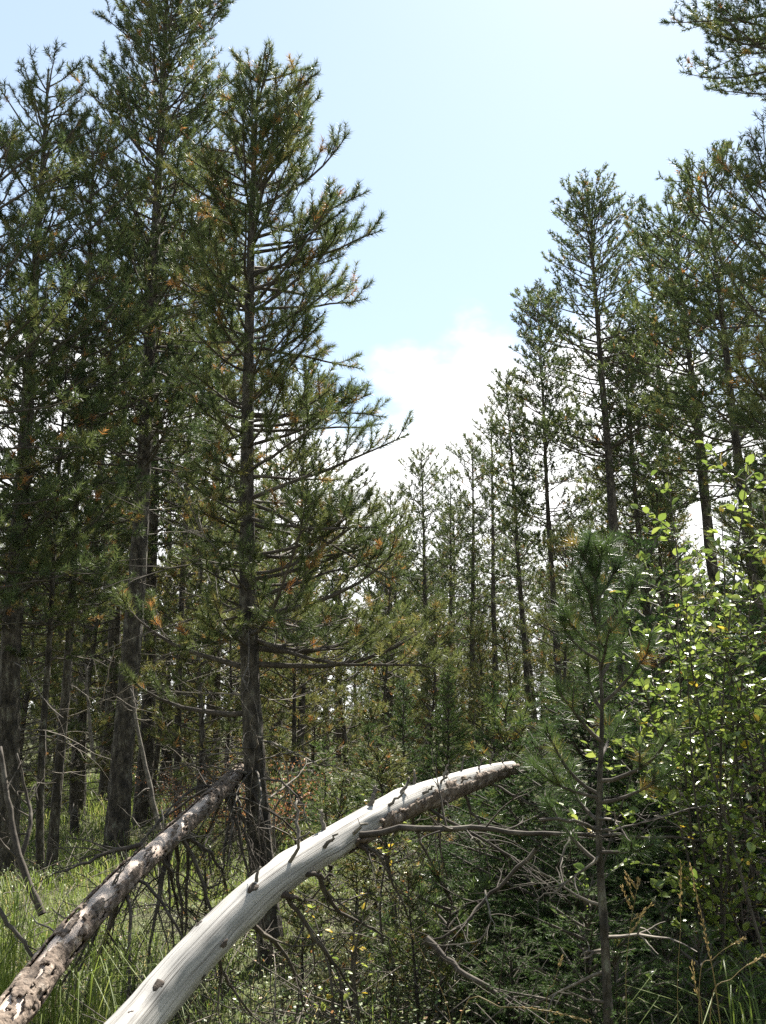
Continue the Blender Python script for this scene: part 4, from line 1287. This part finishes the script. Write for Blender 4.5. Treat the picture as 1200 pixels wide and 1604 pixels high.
# dwarf shrubs: small oval leaves on wiry stems
x, y = scatter(7500, 3.3, 13, 0.5, 1.5)
km = (patch(x, y, 1.3, 1.0) > -0.55) & ((x > 0.10 * y - 1.2) | (rng.random(len(x)) < 0.6))
x, y = x[km], y[km]
n = len(x)
hs = rng.uniform(0.14, 0.34, n) * np.where(y < 6, 1.25, 1.0)
base = np.stack([x, y, gz_np(x, y) - 0.01], -1)
tipv = base + np.stack([rng.normal(0, 0.06, n), rng.normal(0, 0.06, n), hs], -1)
m = MB()
tubes(m, np.stack([base, (base + tipv) / 2 + rng.normal(0, 0.012, (n, 3)), tipv], 1), np.tile(np.array([[0.0022, 0.0016, 0.0009]]), (n, 1)), 3, 1, cap=False)
LPN = 11
idx = np.repeat(np.arange(n), LPN); nn = len(idx)
t = rng.uniform(0.3, 1.0, nn)
P = base[idx] + (tipv - base)[idx] * t[:, None] + rng.normal(0, 0.028, (nn, 3)) * (1, 1, 0.7)
d = units(rng.normal(0, 1, (nn, 3)) * (1, 1, 0.5) + (0, 0, 0.35))
upv = units(np.array((0, 0, 1.0)) + rng.normal(0, 0.45, (nn, 3)))
sd = units(np.cross(d, upv))
ll = rng.uniform(0.013, 0.024, nn)[:, None]
V = np.stack([P, P + d * ll * 0.5 + sd * ll * 0.32, P + d * ll, P + d * ll * 0.5 - sd * ll * 0.32], 1)
tint = np.clip(rng.normal(0.5, 0.2, nn), 0, 0.85); tint[rng.random(nn) < 0.05] = 1.0
m.add(V.reshape(-1, 3), np.arange(nn * 4).reshape(-1, 4), 0, np.repeat(tint, 4))
tag(m.build('dwarf_shrubs', [BERRY, SHRUBW], smooth=False), 'low glossy leaved dwarf shrubs carpeting the ground', 'dwarf shrubs', kind='stuff')

# litter of dead twigs on the ground and in the shade
n = 2200
x, y = scatter(n, 3.4, 14, 0.5, 1.4)
a = rng.uniform(0, 6.28, n); ln = rng.uniform(0.15, 0.7, n)
p0 = np.stack([x, y, gz_np(x, y) + rng.uniform(0.0, 0.18, n)], -1)
dv = np.stack([np.cos(a), np.sin(a), rng.uniform(-0.1, 0.7, n)], -1) * ln[:, None]
mid = p0 + dv * 0.5 + rng.normal(0, 0.03, (n, 3))
m = MB()
tubes(m, np.stack([p0, mid, p0 + dv], 1), np.stack([np.full(n, 0.004), np.full(n, 0.003), np.full(n, 0.0015)], 1), 4)
tag(m.build('twig_litter', DEADW), 'litter of thin dead twigs over the forest floor', 'twigs', kind='stuff')

# ================================================================== tall grass stalks in the foreground
rng = np.random.default_rng(501)


def stalk(label, pts_, spike, r=0.0022, branched=False):
    o = np.asarray(pts_[0], float)
    root = thing('grass_stalk', label, 'grass stalk', o)
    P = spline(np.asarray(pts_) - o, 20)
    m = MB(); tubes(m, P, np.linspace(r, r * 0.5, 20), 5)
    m.build('stem', STRAW, root)
    m = MB()
    axes = []
    if branched:
        for s in (0.72, 0.78, 0.84, 0.9, 0.95):
            p, T = arc_point(P, s)
            axes.append(grow(rng, p, T * 0.7 + np.array((rng.choice([-1, 1]) * 0.7, rng.normal(0, .3), 0.1)), rng.uniform(0.05, 0.09), 7, 0.1, 0.04))
            tubes(m, axes[-1], np.linspace(0.001, 0.0006, 7), 4)
    axes.append(P[int(20 * (1 - spike)):])
    for ax in axes:
        nn = int(14 + 260 * np.linalg.norm(np.diff(ax, axis=0), axis=1).sum())
        for k in range(nn):
            p, T = arc_point(ax, rng.random())
            d = unit(T + rng.normal(0, 0.28, 3)) * rng.uniform(0.008, 0.014)
            sdv = unit(np.cross(d, rng.normal(0, 1, 3))) * 0.0016
            b_ = p + rng.normal(0, 0.0016, 3)
            m.add([b_, b_ + d * .5 + sdv, b_ + d, b_ + d * .5 - sdv], [[0, 1, 2, 3]], 0, rng.random())
    m.build('seed_head', STRAW, root, smooth=False)
    return root


def ground_under(x, D, dx=0.0):
    p = at(x, 1600, D); p[0] += dx; p[2] = gz(p[0], p[1]); return p


stalk('tall straw coloured grass stalk with slim dense spike at the bottom right', [ground_under(1150, 2.9), at(1128, 1600, 2.9), at(1108, 1480, 2.9), at(1082, 1358, 2.9)], 0.45)
stalk('thin upright grass stalk just left of the tall straw coloured one', [ground_under(1062, 3.1), at(1062, 1600, 3.1), at(1066, 1450, 3.1), at(1066, 1352, 3.1)], 0.30, 0.0014)
stalk('branched grass panicle left of the stalk pair', [ground_under(985, 3.0), at(982, 1600, 3.0), at(984, 1480, 3.0), at(1000, 1378, 3.0)], 0.10, 0.0014, True)
stalk('short straw stalk close to the bottom right corner', [ground_under(1110, 2.8), at(1100, 1600, 2.8), at(1092, 1560, 2.8), at(1084, 1508, 2.8)], 0.35, 0.0018)
stalk('arching straw stalk bending to the right edge', [ground_under(1110, 3.0), at(1112, 1600, 3.0), at(1150, 1530, 3.0), at(1196, 1496, 3.0)], 0.25, 0.0018)
stalk('drooping straw stalk reaching right above the arching one', [ground_under(1090, 3.1), at(1095, 1560, 3.1), at(1120, 1500, 3.1), at(1165, 1470, 3.1)], 0.2, 0.0016)
stalk('bowed dry stalk lying along the bottom edge', [ground_under(690, 3.1), at(720, 1600, 3.05), at(790, 1578, 3.0), at(860, 1584, 3.0), at(925, 1600, 3.0)], 0.45, 0.0022)
stalk('slanting straw stem in the dwarf shrubs at the bottom centre', [ground_under(720, 3.9), at(706, 1600, 3.9), at(670, 1510, 3.9), at(645, 1462, 3.9)], 0.15, 0.0016)
stalk('thin leaning straw at the bottom left of the clump of stalks', [ground_under(850, 3.2), at(855, 1600, 3.2), at(868, 1540, 3.2), at(880, 1500, 3.2)], 0.2, 0.0013)

# long arching sedge clumps by the thinner log
for kx, (px, D, lab) in enumerate(((90, 4.0, 'clump of long arching grass blades under the thinner log'), (200, 4.4, 'clump of long grass between the two logs'), (30, 5.0, 'clump of long grass at the left edge'),
                                   (140, 4.0, 'grass tuft at the bottom left between the logs'), (1175, 3.4, 'grass tuft in the bottom right corner'))):
    g = on_ground(px, D)
    n = 130
    a = rng.uniform(0, 6.28, n); h_ = rng.uniform(0.35, 0.85, n); lean = rng.uniform(0.2, 1.0, n)
    base = np.stack([rng.normal(0, 0.07, n), rng.normal(0, 0.07, n), np.zeros(n)], -1)
    dirv = np.stack([np.cos(a), np.sin(a), np.zeros(n)], -1)
    sd = np.stack([-np.sin(a), np.cos(a), np.zeros(n)], -1) * 0.0024
    pr = [base + UP * (h_ * f1)[:, None] + dirv * (h_ * lean * f2)[:, None] for f1, f2 in ((0, 0), (0.45, 0.08), (0.8, 0.26))]
    pr.append(base + UP * (h_ * (0.95 - 0.12 * lean))[:, None] + dirv * (h_ * lean * 0.52)[:, None])
    pr.append(base + UP * (h_ * (0.95 - 0.45 * lean))[:, None] + dirv * (h_ * lean * 0.85)[:, None])
    V = np.stack([pr[0] - sd, pr[0] + sd, pr[1] - sd, pr[1] + sd, pr[2] - sd, pr[2] + sd, pr[3] - sd * .7, pr[3] + sd * .7, pr[4] - sd * .1, pr[4] + sd * .1], 1)
    o_ = (np.arange(n) * 10)[:, None]
    m = MB()
    m.add(V.reshape(-1, 3), np.concatenate([o_ + np.array([[c, c + 1, c + 3, c + 2]]) for c in (0, 2, 4, 6)]), 0, np.repeat(np.clip(rng.normal(0.5, 0.18, n), 0, 1), 10))
    ob = m.build('grass_clump', GRASS)
    ob.location = g
    tag(ob, lab, 'grass clump')


# ================================================================== tell look-alike trees apart by their order across the view
same = {}
for o in COL.objects:
    if o.parent is None and o.get('group') and o.get('label') and 'behind the viewer' not in o['group']:
        same.setdefault(o['label'], []).append(o)
for lab, obs in same.items():
    if len(obs) > 1:
        obs.sort(key=lambda o: o.location.x / o.location.y)
        for k, o in enumerate(obs):
            o['label'] = lab + (', leftmost' if k == 0 else (', rightmost' if k == len(obs) - 1 else ', %s from left' % ('second', 'third', 'fourth', 'fifth', 'sixth', 'seventh', 'eighth', 'ninth')[min(k - 1, 7)]))
